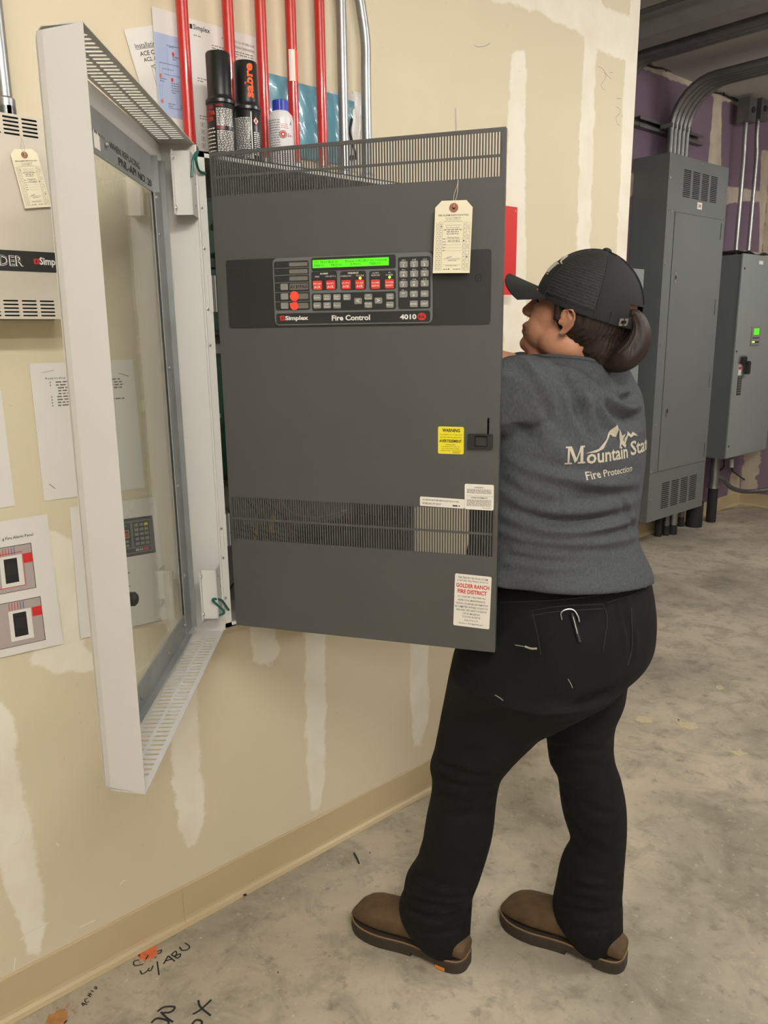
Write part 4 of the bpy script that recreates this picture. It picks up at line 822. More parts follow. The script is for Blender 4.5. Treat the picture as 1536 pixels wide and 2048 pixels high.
prect(g, mp, u0 + .05, v0 + .07, .66, v1 - .035, INKK, .0011); prect(g, mp, .69, v0 + .07, u1 - .05, v1 - .035, INKK, .0011); prect(g, mp, u0 + .05, v0 + .03, u1 - .05, v0 + .06, INKK, .0011)
prect(g, mp, .30, .795, .62, .815, mat('print_green', (60, 110, 70), .6), .0013)
for k in range(5): prect(g, mp, .30 + .068 * k, .722, .355 + .068 * k, .752, INKR, .0013)
for q in ((.285, .765, .64, .769), (.285, .710, .64, .714), (.285, .710, .289, .769), (.636, .710, .64, .769)): prect(g, mp, *q, YEL, .0013)
for r_ in range(5):
    for c_ in range(3): prect(g, mp, .71 + .06 * c_, .79 - .037 * r_, .755 + .06 * c_, .812 - .037 * r_, KEYG if (r_, c_) != (0, 2) else YEL, .0013)
for r_ in range(2):
    for c_ in range(5): prect(g, mp, .30 + .07 * c_, .672 - .032 * r_, .35 + .07 * c_, .69 - .032 * r_, KEYG, .0013)
ptext(g, mp, '4010', .70, v0 + .034, .79, v0 + .056, INKW, .02, .0013); prect(g, mp, .80, v0 + .034, .86, v0 + .056, INKR, .0013)
for k, (a_, b_) in enumerate(((.30, .62), (.30, .70), (.10, .95), (.10, .85), (.10, .93), (.10, .75), (.10, .5))): plines(g, mp, a_, b_, (.515, .475, .43, .34, .325, .31, .235)[k], 1, .02, .009, INKG, seed=40 + k)
fin(g, t)
# behind the conduits, standing on the cabinet
zc2 = ZB
t, mp = sheet('instruction_sheet', 'white installation sheet with a cabinet drawing, tilted behind the blue diagram', [(247, 59), (345, 44), (415, 292), (322, 312)], .002, curl=.0006)
g = G(); ptext(g, mp, 'Installation I', .12, .845, .64, .885, INKK, 0, res=2); prect(g, mp, .12, .838, .64, .841, INKK); ptext(g, mp, 'ACE Cabinets', .17, .785, .75, .82, INKK, .01, res=2); ptext(g, mp, 'AC2, ACE/A', .21, .735, .66, .77, INKK, .01, res=2)
for a, b in (((.32, .70), (.60, .72)), ((.32, .70), (.31, .46)), ((.31, .46), (.5, .47)), ((.38, .68), (.37, .48)), ((.45, .66), (.44, .49)), ((.32, .70), (.45, .66)), ((.31, .46), (.44, .49)), ((.52, .71), (.51, .5))):
    n_ = np.array([-(b[1] - a[1]), b[0] - a[0]]); n_ = n_ / np.linalg.norm(n_) * .003; prt(g, mp, [tuple(np.array(a) - n_), tuple(np.array(b) - n_), tuple(np.array(b) + n_), tuple(np.array(a) + n_)], [(0, 1, 2, 3)], INKG)
fin(g, t)
t, mp = sheet('wiring_diagram', 'sheet with a pale blue wiring diagram behind the leftmost red conduit', [(303, 12), (373, 33), (389, 294), (321, 284)], .006, curl=.0006)
g = G(); prect(g, mp, .01, .20, 1, .82, PAPERB, .0006)
DL = mat('diagram_line', (110, 120, 150), .8)
for q in ((.35, .74, .9, .745), (.35, .50, .355, .745), (.1, .60, .75, .605), (.1, .42, .104, .60), (.18, .56, .5, .564), (.18, .42, .184, .56), (.5, .44, .504, .66), (.22, .52, .7, .524), (.08, .33, .084, .44), (.14, .33, .144, .44), (.55, .25, .554, .40), (.3, .27, .9, .274), (.7, .27, .704, .5), (.5, .66, .8, .664)): prect(g, mp, *q, DL, .0008)
for u, v, m_ in ((.52, .685, INKR), (.45, .49, INKR), (.12, .505, ORANGE), (.12, .315, ORANGE)):
    prt(g, mp, [(u + .035 * math.cos(a), v + .016 * math.sin(a)) for a in np.linspace(0, 6.28, 13)[:-1]], [tuple(range(12))], m_, .001)
for u, v, n in ((.1, .48, 2), (.42, .46, 5), (.3, .30, 2), (.42, .73, 1), (.5, .66, 2), (.65, .30, 2)): plines(g, mp, u, u + .2, v, n, .018, .008, DL, seed=int(u * 100))
fin(g, t)
t, mp = sheet('instruction_sheet', 'white instruction sheet with a logo heading, behind the black cans', [(366, 33), (512, 75), (520, 322), (382, 298)], .004, curl=.0006)
g = G(); prt(g, mp, [(.075, .925), (.11, .925), (.11, .96), (.075, .96)], [(0, 1, 2, 3)], INKK); ptext(g, mp, 'Simplex', .12, .915, .345, .965, INKK, .01, res=2); ptext(g, mp, 'Assembly 4002 for 4010ES LCD', .50, .905, .97, .93, INKG, .01); ptext(g, mp, 'Installation Instructions', .62, .87, .97, .895, INKG, .01)
plines(g, mp, .36, .95, .84, 3, .02, .007, INKG, 3); plines(g, mp, .12, .28, .88, 1, .02, .006, INKG, 5); plines(g, mp, .36, .7, .76, 2, .02, .007, INKG, 6); plines(g, mp, .14, .28, .56, 2, .02, .007, INKG, 7); plines(g, mp, .14, .3, .27, 2, .02, .007, INKG, 8)
for k in range(4): 
    v = .19 - .055 * k
    for q in ((.15, v, .20, v + .003), (.15, v + .03, .20, v + .033), (.15, v, .153, v + .033), (.197, v, .20, v + .033), (.168, v + .01, .182, v + .024)): prect(g, mp, *q, INKG)
fin(g, t)
def bag(name, label, poly, X, m, depth=.01, seed=2):
    P = np.array([W(*p, X)[1:] for p in poly]); mn, mxx = P.min(0), P.max(0); t = thing(name, label, 'bag', (X, P[:, 0].mean(), mn[1])); nx, ny = 40, 30
    V = []; keep = {}; rr = random.Random(seed); k0 = [(rr.uniform(20, 90), rr.uniform(20, 90), rr.uniform(0, 6)) for _ in range(6)]
    for j in range(ny + 1):
        for i in range(nx + 1):
            V.append((mn[0] + (mxx[0] - mn[0]) * i / nx, mn[1] + (mxx[1] - mn[1]) * j / ny))
    V = np.array(V); d = sdf_poly(V, P); inside = d > -.004
    cr = sum(np.abs(np.sin(V[:, 0] * a + V[:, 1] * b * .7 + c_)) for a, b, c_ in k0) / 6
    off = np.clip(d / .02, 0, 1) * depth * (.35 + .65 * cr)
    F = [(j * (nx + 1) + i, j * (nx + 1) + i + 1, (j + 1) * (nx + 1) + i + 1, (j + 1) * (nx + 1) + i) for j in range(ny) for i in range(nx)]
    F = [f for f in F if all(inside[a] for a in f)]; used = sorted({a for f in F for a in f}); ix = {a: i for i, a in enumerate(used)}
    fr3 = np.array([(X + off[a], V[a, 0], V[a, 1]) for a in used]); bk = np.array([(X - .001, V[a, 0], V[a, 1]) for a in used]); n = len(used)
    F = [tuple(ix[a] for a in f) for f in F]; ec = {}
    for f in F:
        for a, b in zip(f, f[1:] + f[:1]): ec[(a, b)] = 1
    side = [(b, a, a + n, b + n) for (a, b) in ec if (b, a) not in ec]
    g = G(); g.add(np.vstack([fr3, bk]), F + [tuple(a + n for a in f)[::-1] for f in F] + side, m); g.build('film', t, True); return t
bag('plastic_bag', 'crumpled light blue plastic bag behind the white bottle and right red conduits', [(537, 146), (570, 156), (633, 176), (680, 193), (709, 203), (704, 237), (697, 257), (690, 330), (590, 312), (538, 305)], .008, BLUEBAG, .011)
CLB = mat('clear_film', (210, 206, 200), .25, var=.05, bump=.8, bscale=30)
cb = bag('plastic_bag', 'cloudy clear plastic bag tucked behind the galvanised conduits', [(660, 184), (722, 186), (716, 345), (652, 330)], .003, CLB, .003, 5)
g = G(); g.tube(bez([W(704, 238, .012), W(700, 262, .014), W(706, 290, .014), W(712, 312, .012)], 16), .003, DARK, 8); g.box(tuple(W(700, 318, .010)), tuple(W(714, 312, .014)), DARK); g.build('black_clip', cb)
# ------------------------------------------------------------------ red enclosure
rb = thing('red_enclosure', 'flat red metal box on the wall behind the cap brim', 'box', (0, 1.76, 1.5246))
g = G(); g.box((.001, 1.640, 1.5265), (.046, 1.8845, 1.7670), REDB); g.build('box_body', rb); g = G(); g.box((.046, 1.638, 1.5246), (.050, 1.8866, 1.7690), REDB); g.build('cover', rb)
for z in (1.758, 1.535):
    for y in (1.878, 1.646):
        g = G(Fr((.050, y, z), (0, 1, 0), (0, 0, 1))); g.lathe([(.0028, 0), (.0025, .0012), (.001, .0016)], STEEL, 10); g.build('screw', rb, True)
# pencil marks on the wall
g = G(FW)
def wstroke(g, pts, w=.0012, m=INKG): hand_stroke(g, [tuple(FW.at(*p)[:2]) for p in pts], w, m, .0005)
for pts in (((1195, 132), (1205, 138), (1212, 150), (1207, 162), (1202, 170), (1206, 178), (1210, 180)), ((1219, 145), (1226, 145)), ((1208, 145), (1222, 158)), ((1233, 197), (1242, 197)), ((1232, 213), (1239, 218), (1238, 228), (1232, 235), (1234, 247), (1240, 251)), ((980, 86), (970, 92), (955, 94), (948, 90))): 
    g = G(FW); wstroke(g, pts); g.build('pencil_mark', wl)
g = G(FW); wstroke(g, ((911, 216), (912, 262)), .005, mat('faint_lilac_mark', (186, 176, 172), .8)); g.build('pencil_mark', wl)
for pts in (((24, 1690), (40, 1680), (47, 1660)), ((112, 1686), (118, 1692)), ((40, 1880), (62, 1862), (98, 1845)), ((28, 1940), (30, 1915)), ((240, 1770), (246, 1762), (256, 1760)), ((158, 1855), (190, 1840)), ((255, 1350), (280, 1338), (300, 1325))):
    g = G(FW); wstroke(g, pts, .0025, mat('torn_paper', (238, 232, 220), .9)); g.build('scrape', wl)
# ------------------------------------------------------------------ back room equipment
XT = -.97
def fy(f, *p): return f.at(*p)[:2]
FC = Fr((XT, 0, 0), (0, 1, 0), (0, 0, 1)); y0c, y1c, z0c, z1c = 4.533, 5.28, .195, 2.43
tc_ = thing('tall_electrical_cabinet', 'tall grey electrical cabinet with louvred top and bottom covers on the purple wall', 'cabinet', (BX + .12, (y0c + y1c) / 2, z0c))
g = G(); g.box((BX + .002, y0c, z0c), (XT - .003, y1c, z1c), GREYC); g.build('enclosure', tc_)
zt1 = fy(FC, 1334, 420)[1]; zb1 = fy(FC, 1302, 948)[1]
def louvres(px0, py0, px1, py1, nc, nr, zlo, zhi, name):
    a = fy(FC, px0, py1); b = fy(FC, px1, py0); u0 = fy(FC, px0, (py0 + py1) / 2)[0]; u1 = fy(FC, px1, (py0 + py1) / 2)[0]
    zc_ = fy(FC, (px0 + px1) / 2, (py0 + py1) / 2)[1]; hh = (fy(FC, px0, py0)[1] - fy(FC, px0, py1)[1]) / 2 * .82
    H = []; cw = (u1 - u0) / nc; hp_ = 2 * hh / (nr - 1) * .27
    for c_ in range(nc):
        for r_ in range(nr):
            z = zc_ - hh + 2 * hh * r_ / (nr - 1); H.append([(u0 + cw * (c_ + .06), z - hp_), (u0 + cw * (c_ + .84), z - hp_), (u0 + cw * (c_ + .84), z + hp_), (u0 + cw * (c_ + .06), z + hp_)])
    g = G(FC); g.plate([(y0c, zlo), (y1c, zlo), (y1c, zhi), (y0c, zhi)], H, .003, GREYC, z=-.0012); g.build(name, tc_)
    g = G(FC); g.box((u0, zc_ - hh - .01, -.0029), (u1, zc_ + hh + .01, -.0026), SLOT); g.build('louvre_backing', tc_)
louvres(1365, 341, 1437, 406, 4, 15, zt1, z1c, 'top_cover'); louvres(1322, 953, 1394, 1012, 4, 13, z0c, zb1, 'bottom_cover')
ud = fy(FC, 1350, 426)[0]
g = G(FC); g.box((y0c, zb1 + .003, -.003), (ud - .006, zt1 - .003, .001), GREYC); g.build('side_trim', tc_)
g = G(FC); g.box((ud, zb1 + .006, -.003), (y1c - .004, zt1 - .004, .0), GREYC); g.box((ud, zb1 + .006, .0), (y1c - .004, zt1 - .004, .003), GREYC); dr = g.build('door', tc_); g = G(FC); g.box((ud - .006, zb1 + .004, -.003), (ud, zt1 - .004, -.002), SLOT); g.build('door_gap', tc_)
for px, py in ((1349, 555), (1332, 822)):
    a = fy(FC, px, py); g = G(FC); g.prism(rrect(a[0] - .012, a[1] - .035, a[0] + .012, a[1] + .035, .006), .003, .008, STEEL); g.prism(rrect(a[0] - .004, a[1] - .012, a[0] + .004, a[1] + .012, .003), .008, .011, DARK); g.build('handle', dr)
for px, py in ((1441, 463), (1429, 615), (1418, 760), (1408, 900)):
    a = fy(FC, px, py); g = G(FC); g.box((a[0] - .008, a[1] - .05, .003), (a[0] - .002, a[1] + .05, .009), GREYC); g.build('hinge', dr)
a = fy(FC, 1399, 412); g = G(FC); g.box((a[0] - .03, a[1] - .02, .0004), (a[0] + .03, a[1] + .02, .0012), STICK); g.text('200', a[0] - .016, a[1] - .009, a[0] + .016, a[1] + .009, INKK, z=.0015, bold=.02); g.build('number_plate', tc_)
for px, py in ((1340, 355), (1330, 528), (1320, 690), (1311, 850), (1302, 945), (1300, 1000), (1404, 327), (1453, 380), (1448, 440), (1343, 423), (1412, 920)):
    a = fy(FC, px, py); g = G(FC.off((min(a[0], y1c - .012), a[1], .001))); g.lathe([(.009, 0), (.008, .003), (.003, .004)], STEEL, 8); g.build('screw', tc_)
# transfer switch
XS = -.95; FS = Fr((XS, 0, 0), (0, 1, 0), (0, 0, 1)); a = fy(FS, 1487, 508); y0s, y1s = fy(FS, 1468, 715)[0], fy(FS, 1530, 903)[0]; z0s, z1s = fy(FS, 1450, 919)[1], a[1]
ts = thing('transfer_switch', 'shorter light grey electrical box with green display right of the tall cabinet', 'cabinet', (BX + .12, (y0s + y1s) / 2, z0s))
g = G(); g.box((BX + .002, y0s, z0s), (XS - .006, y1s, z1s), GREYC); g.build('enclosure', ts)
g = G(FS); g.prism(rrect(y0s - .004, z0s + .006, y1s + .002, z1s + .004, .004), -.006, .004, GREYL); sd = g.build('door', ts)
def fsr(px0, py0, px1, py1):
    c_ = fy(FS, (px0 + px1) / 2, (py0 + py1) / 2); u0 = fy(FS, px0, (py0 + py1) / 2)[0]; u1 = fy(FS, px1, (py0 + py1) / 2)[0]; v0 = fy(FS, (px0 + px1) / 2, py1)[1]; v1 = fy(FS, (px0 + px1) / 2, py0)[1]; return u0, v0, u1, v1
q = fsr(1500, 653, 1518, 690); g = G(FS); g.prism(rrect(*q, .008), .004, .012, KEYG); w_, h_ = q[2] - q[0], q[3] - q[1]
for k in range(4): g.box((q[0] + w_ * (.12 + .2 * k), q[1] + h_ * .36, .012), (q[0] + w_ * (.24 + .2 * k), q[1] + h_ * .42, .0135), INKK)
g.box((q[0] + w_ * .12, q[1] + h_ * .14, .012), (q[0] + w_ * .35, q[1] + h_ * .2, .0135), LEDG); g.box((q[0] + w_ * .42, q[1] + h_ * .12, .012), (q[0] + w_ * .85, q[1] + h_ * .2, .0130), INKK); g.build('controller', sd)
g = G(FS); g.box((q[0] + w_ * .2, q[1] + h_ * .55, .012), (q[0] + w_ * .78, q[1] + h_ * .90, .0135), LCD); g.build('green_display', sd)
q = fsr(1475, 711, 1489, 724); g = G(FS); g.prism(rrect(*q, .005), .004, .014, STEEL); g.prism(rrect(q[0] + .02, q[1] - .01, q[2] - .02, q[3] - .01, .004), .014, .03, DARK); g.build('switch_plate', sd)
q = fsr(1483, 722, 1489, 748); g = G(FS); g.prism(rrect(*q, .015), .02, .045, DARK); g.build('handle', sd)
q = fsr(1476, 728, 1481, 750); g = G(FS); g.box((q[0], q[1], .004), (q[2], q[3], .005), STICK); g.box((q[0], (q[1] + q[3]) / 2, .005), (q[2], q[3] - .02, .0055), INKR); g.build('hazard_label', sd)
q = fsr(1473, 752, 1481, 790); g = G(FS); g.box((q[0], q[1], .004), (q[2], q[3], .005), INKK)
for k in range(7): g.box((q[0] + .01, q[1] + .012 + k * (q[3] - q[1]) / 7.5, .005), (q[2] - .01, q[1] + .022 + k * (q[3] - q[1]) / 7.5, .0054), INKG)
g.build('black_label', sd)
q = fsr(1517, 522, 1525, 529); g = G(FS); g.box((q[0], q[1], .004), (q[2], q[3], .005), STICK); g.build('number_plate', sd)
for px, py in ((1488, 537), (1472, 703), (1456, 893)):
    a_ = fy(FS, px, py); g = G(FS.off((a_[0], a_[1], .004))); g.lathe([(.008, 0), (.006, .003)], SLOT, 8); g.build('screw', sd)
g = G(); V = []; nx = 12
for i in range(nx + 1):
    for j in range(5): V.append((BX + .02 + .22 * j / 4, y0s + .05 + (y1s - y0s - .15) * i / nx, z1s + .022 + .010 * math.sin(i * 1.1) * math.sin(j * 1.9 + .4) + (.012 if 0 < j < 4 else 0)))
g.add(V + [(a_, b_, c_ - .004) for a_, b_, c_ in V], [(i * 5 + j, i * 5 + j + 1, i * 5 + 5 + j + 1, i * 5 + 5 + j) for i in range(nx) for j in range(4)] + [(65 + i * 5 + j, 65 + i * 5 + 5 + j, 65 + i * 5 + 5 + j + 1, 65 + i * 5 + j + 1) for i in range(nx) for j in range(4)], CLB)
tag(g.build('plastic_sheet', smooth=True), 'crumpled clear plastic lying on top of the light grey electrical box', 'plastic')
# smaller box near the corner
g = G(); sb = thing('small_electrical_box', 'narrow grey electrical box left of the tall cabinet, behind the ponytail', 'cabinet', (BX + .1, 4.2, .45))
g.box((BX + .002, 4.02, .45), (-1.003, 4.372, 1.766), GREYC); g.build('enclosure', sb); g = G(); g.box((-1.003, 4.016, .448), (-.999, 4.374, 1.768), GREYL); g.build('door', sb)
# conduits of the back room
cyc = [W(px, 300, XT - .13)[1] for px in (1339, 1347, 1355, 1363, 1371)]
for i, y in enumerate(cyc):
    rad = .26 + .0 * i; zt_ = 2.86; x0 = XT - .13; P = [(x0, y, z1c + .001), (x0, y, zt_ - rad)]
    for k in range(1, 9): a = math.pi / 2 * k / 9; P.append((x0 + rad * (1 - math.cos(a)), y + .10 * (k / 9) ** 2 * 0, zt_ - rad + rad * math.sin(a)))
    P += [(x0 + rad, y, zt_), (2.5, y, zt_), (XR - .01, y, zt_)]
    conduit('electrical_conduit', ['steel conduit from the tall cabinet curving onto the ceiling, nearest of the five', 'second nearest of five steel conduits curving from the tall cabinet', 'middle one of five steel conduits curving up from the tall cabinet', 'second farthest of five steel conduits curving from the tall cabinet', 'farthest of five steel conduits curving up from the tall cabinet'][i], P, .019, CONDD, 'conduits curving from the tall cabinet to the ceiling')
g = G(); ya, yb = W(1279, 241, BX + .04)[1], W(1406, 283, BX + .04)[1]; zz = W(1330, 258, BX + .04)[2]
st_ = thing('strut_channel', 'horizontal steel strut channel on the purple wall behind the conduits', 'bracket', (BX, (ya + yb) / 2, zz - .03))
for a_, b_ in (((BX + .001, ya, zz - .03), (BX + .004, yb, zz + .03)), ((BX + .004, ya, zz - .03), (BX + .045, yb, zz - .026)), ((BX + .004, ya, zz + .026), (BX + .045, yb, zz + .03)), ((BX + .042, ya, zz - .026), (BX + .045, yb, zz - .012)), ((BX + .042, ya, zz + .012), (BX + .045, yb, zz + .026))): g.box(a_, b_, CONDD)
g.build('channel', st_)
for y in cyc:
    g = G(); g.box((BX + .045, y - .024, zz - .012), (XT - .13 + .024, y - .0195, zz + .012), GALV); g.box((BX + .045, y + .0195, zz - .012), (XT - .13 + .024, y + .024, zz + .012), GALV); g.build('pipe_clamp', st_)
# ceiling runs
def crun(px, py, z): return FL(px, py, z)[1]
for i, py in enumerate((74, 81, 88)):
    y = crun(1400, py, 2.90); P = [(-1.15, y, 1.77), (-1.15, y, 2.75)] + [(-1.15 + .15 * (1 - math.cos(a)), y, 2.75 + .15 * math.sin(a)) for a in np.linspace(.2, 1.4, 6)] + [(-1.0, y, 2.90), (XR - .01, y, 2.90)]
    conduit('electrical_conduit', ['nearest of three conduits crossing the ceiling', 'middle of three conduits crossing the ceiling', 'farthest of three conduits crossing the ceiling'][i], P, .022, CONDD, 'three conduits crossing the ceiling')
y = crun(1330, 8, 2.93); conduit('electrical_conduit', 'single thin conduit crossing the ceiling at the top of the picture', [(BX + .01, y, 2.93), (2, y, 2.93), (XR - .01, y, 2.93)], .012, CONDD)
ya, yb = crun(1400, 40, 2.86), crun(1400, 64, 2.86)
g = G(); g.box((BX + .003, ya, 2.86), (XR - .01, yb, CEIL - .001), mat('dull_duct', (140, 140, 138), .6, .2, var=.1)); tag(g.build('ceiling_duct'), 'flat grey duct crossing the ceiling', 'duct')
P = [W(px, py, BX + .012) for px, py in ((1283, 124), (1310, 128), (1330, 133), (1372, 152), (1400, 165), (1420, 178), (1445, 182), (1470, 196), (1488, 205))]
g = G(); g.tube(bez(P, 50), .006, WIREB, 6); P2 = [p + np.array([.006, 0, -.012 * math.sin(i * 1.3) - .01]) for i, p in enumerate(P)]; g2 = G(); g2.tube(bez(P2, 50), .005, WIREB, 6)
cbm = thing('cable_bundle', 'thin dark cables strung along the top of the purple wall', 'cable', P[0]); g.build('cable', cbm, True); g2.build('cable', cbm, True)
for p in (P[2], P[6]): 
    g = G(); g.tube([p + np.array([.01, -.01, .03]), p + np.array([.01, 0, -.03]), p + np.array([.01, .02, .02])], .004, WIREB, 5); g.build('cable_tie', cbm)
XJ = BX + .10
for i, (pt_, pm, pb) in enumerate((((1492, 246), (1488, 300), (1472, 498)), ((1516, 243), (1510, 300), (1497, 498)))):
    A = W(*pb, XJ); A[2] = z1s + .001; yb_ = A[1]; yt = W(*pt_, XJ)[1]; zk = W(*pm, XJ)[2]; zt_ = W(*pt_, XJ)[2]
    conduit('electrical_conduit', ['left of the two shiny conduits dropping into the light grey box', 'right of the two shiny conduits dropping into the light grey box'][i], bez([(XJ, yb_, A[2]), (XJ, yb_, (A[2] + zk) / 2), (XJ, yb_, zk - .05), (XJ, yb_ + (yt - yb_) * .5, zk + .03), (XJ, yt, zk + .12), (XJ, yt, zt_)], 40), .0155, GALV, 'two conduits above the light grey box', coup=((XJ, yb_, zk - .9),))
    jb = thing('junction_box', ['left steel junction box hung at the ceiling line', 'right steel junction box hung at the ceiling line'][i], 'box', (XJ, yt, zt_), 'junction boxes at the top of the purple wall'); g = G(); g.box((XJ - .04, yt - .055, zt_ + .001), (XJ + .04, yt + .055, zt_ + .15), CONDD); g.build('box_body', jb); g = G(Fr((XJ + .04, yt, zt_ + .075), (0, 1, 0), (0, 0, 1))); g.lathe([(.02, 0), (.02, .01), (.012, .014)], WIREB, 12); g.build('knockout', jb)
# conduit stubs rising from the floor under the tall cabinet
WRAP = mat('black_pipe_wrap', (38, 38, 38), .7, var=.2, vscale=30, bump=.8, bscale=40)
for i, (px, py, r, m_, lb) in enumerate(((1301, 1060, .020, CONDD, 'leftmost thin stub pipe under the tall cabinet'), (1316, 1072, .026, WRAP, 'stub pipe with black wrapped foot under the tall cabinet'), (1331, 1070, .022, CONDD, 'bare steel stub pipe under the tall cabinet'), (1345, 1068, .026, GALV, 'pale stub pipe with black foot under the tall cabinet'),
      (1360, 1052, .02, CONDD, 'thin stub pipe beside the thick black wrapped one'), (1387, 1052, .060, WRAP, 'thick black wrapped stub pipe under the tall cabinet corner'))):
    p = FL(px, py); x = min(max(p[0], BX + .03 + r), XT - .02 - r); t = thing('pipe_stub', lb, 'pipe', (x, p[1], 0), 'pipe stubs under the tall cabinet'); g = G(); g.tube([(x, p[1], 0), (x, p[1], .19)], r, m_, 14); g.build('tube', t, True)
    if m_ is not WRAP: g = G(); g.tube([(x, p[1], .0), (x, p[1], .07)], r * 1.12, WRAP, 14); g.build('wrapped_foot', t, True)
p = FL(1421, 1043); p[0] = max(p[0], BX + .06); t = thing('pipe_stub', 'grey pipe with black wrapped foot right of the tall cabinet', 'pipe', (p[0], p[1], 0), 'pipe stubs under the tall cabinet'); g = G(); g.tube([(p[0], p[1], 0), (p[0], p[1], .26)], .036, WRAP, 16); g.build('wrapped_foot', t, True); g = G(); g.tube([(p[0], p[1], .26), (p[0], p[1], .30), (p[0], p[1], z0s - .004)], [.044, .034, .032], CONDD, 16); g.build('tube', t, True)
def atx(px, py, X): return W(px, py, X)
fc = thing('flexible_conduit', 'grey flexible conduit sagging beneath the light grey box', 'conduit', atx(1428, 968, BX + .1)); g = G(); g.tube(bez([atx(1427, 972, BX + .10), atx(1434, 956, BX + .12), atx(1446, 958, BX + .14), atx(1464, 976, BX + .16), atx(1496, 983, BX + .18), atx(1548, 978, BX + .3)], 40), .018, CONDD, 10); g.build('hose', fc, True)
ec = thing('power_cable', 'black cable with a white plug hanging under the light grey box', 'cable', atx(1464, 920, BX + .1)); g = G(); g.tube(bez([atx(1463, 934, BX + .03), atx(1468, 944, BX + .03), atx(1494, 962, BX + .03), atx(1512, 966, BX + .03), atx(1546, 946, BX + .03)], 30), .006, WIREB, 7); g.build('cable', ec, True); g = G(); g.tube([atx(1463, 917, BX + .06), atx(1463, 934, BX + .06)], .016, CANW, 10); g.build('plug', ec, True)
bc = thing('power_cable', 'short black cable beside the pipe right of the tall cabinet', 'cable', atx(1436, 920, BX + .1)); g = G(); g.tube([atx(1437, 919, BX + .08), atx(1430, 962, BX + .08)], .014, WIREB, 8); g.tube(bez([atx(1448, 919, BX + .08), atx(1447, 934, BX + .06), atx(1438, 942, BX + .05)], 12), .006, WIREB, 7); g.build('cable', bc, True)
# ------------------------------------------------------------------ floor marks and litter
FF = Fr((0, 0, 0), (1, 0, 0), (0, 1, 0))
def fstroke(name, strokes, w, m=INKK, label=None):
    for k, pts in enumerate(strokes):
        g = G(FF); hand_stroke(g, [tuple(FL(*p)[:2]) for p in pts], w, m, .0006 + .0001 * k); g.build(name, floor)
def c7(*pts): return [(x * .4557, 1650 + y * .4557) for x, y in pts]
fstroke('marker_writing', [c7((612, 592), (588, 600), (592, 618), (628, 612)), c7((640, 590), (652, 572)), c7((690, 556), (708, 550), (704, 562), (690, 566)),
    c7((615, 640), (625, 655), (648, 640), (655, 628)), c7((648, 640), (662, 640), (672, 618)), c7((690, 600), (698, 660)), c7((718, 612), (738, 576)), c7((738, 576), (768, 600)), c7((728, 598), (756, 590)), c7((752, 572), (775, 585)), c7((752, 572), (770, 556), (775, 568), (768, 578)), c7((768, 578), (790, 568), (790, 580), (775, 588)), c7((788, 538), (800, 552), (822, 550), (832, 536), (812, 520))], .0032)
fstroke('marker_writing', [c7((366, 796), (360, 782), (384, 790)), c7((366, 786), (374, 790)), c7((384, 762), (372, 768), (378, 780), (392, 776)), c7((384, 748), (400, 756)), c7((388, 740), (404, 748)), c7((390, 754), (398, 738)), c7((398, 728), (412, 734)), c7((412, 716), (424, 722), (422, 712), (414, 712))], .0022)
fstroke('marker_writing', [c7((690, 820), (720, 800), (760, 798), (766, 806), (748, 822), (712, 826)), c7((706, 822), (735, 850), (760, 866)), c7((870, 770), (880, 800), (925, 838)), c7((928, 768), (880, 812), (846, 832)), c7((664, 870), (690, 850), (735, 860), (740, 875)), c7((840, 880), (860, 858), (884, 862), (885, 880))], .0048)
def splat(px, py, r, m, name, n=26, seed=1, z=.0007):
    rr = random.Random(seed); c_ = FL(px, py); g = G(FF); g.flat([(c_[0] + r * (1 + rr.uniform(-.25, .2)) * math.cos(a), c_[1] + r * (1 + rr.uniform(-.25, .2)) * math.sin(a)) for a in np.linspace(0, 2 * math.pi, n + 1)[:-1]], z * .4, m)
    for k in range(26):
        a = rr.uniform(0, 6.28); d = r * rr.uniform(.9, 1.7); s_ = rr.uniform(.0008, .003); g.flat([(c_[0] + d * math.cos(a) + s_ * math.cos(b), c_[1] + d * math.sin(a) + s_ * math.sin(b)) for b in np.linspace(0, 6.28, 7)[:-1]], z * .4, m)
    o = g.build(name, floor); o['kind'] = 'stuff'
splat(297, 1905, .021, ORANGE, 'orange_paint_spot', seed=2); splat(116, 2036, .022, mat('faded_orange_paint', (190, 138, 84), .85, var=.3, vscale=60), 'orange_paint_spot', seed=5)
def patch(pts, h=.0012, label=None, seed=1):
    rr = random.Random(seed); P = [FL(*p)[:2] for p in pts]; Q = []
    for i in range(len(P)):
        a_, b_ = P[i], P[(i + 1) % len(P)]
        for k in range(4): t = k / 4; Q.append(a_ * (1 - t) + b_ * t + np.array([rr.uniform(-.004, .004), rr.uniform(-.004, .004)]))
    g = G(FF); g.prism(Q, 0.0003, h, TAPE); tag(g.build('paper_scrap'), label, 'scrap', 'torn pale scraps stuck on the concrete floor')
patch([(1272, 1440), (1278, 1432), (1304, 1434), (1306, 1446), (1280, 1446)], label='torn pale scrap on the floor, left of the others', seed=3)
patch([(1355, 1446), (1368, 1444), (1390, 1447), (1396, 1456), (1384, 1460), (1362, 1455)], label='pale oval scrap on the floor, middle of the larger ones', seed=4)
patch([(1456, 1502), (1474, 1502), (1480, 1498), (1482, 1503), (1496, 1507), (1484, 1510), (1480, 1516), (1474, 1510)], label='star shaped pale scrap on the floor, nearest of them', seed=5)
patch([(1430, 1374), (1440, 1371), (1449, 1376), (1438, 1380)], label='tiny pale scrap on the floor, farthest away', seed=6)
g = G(FF)
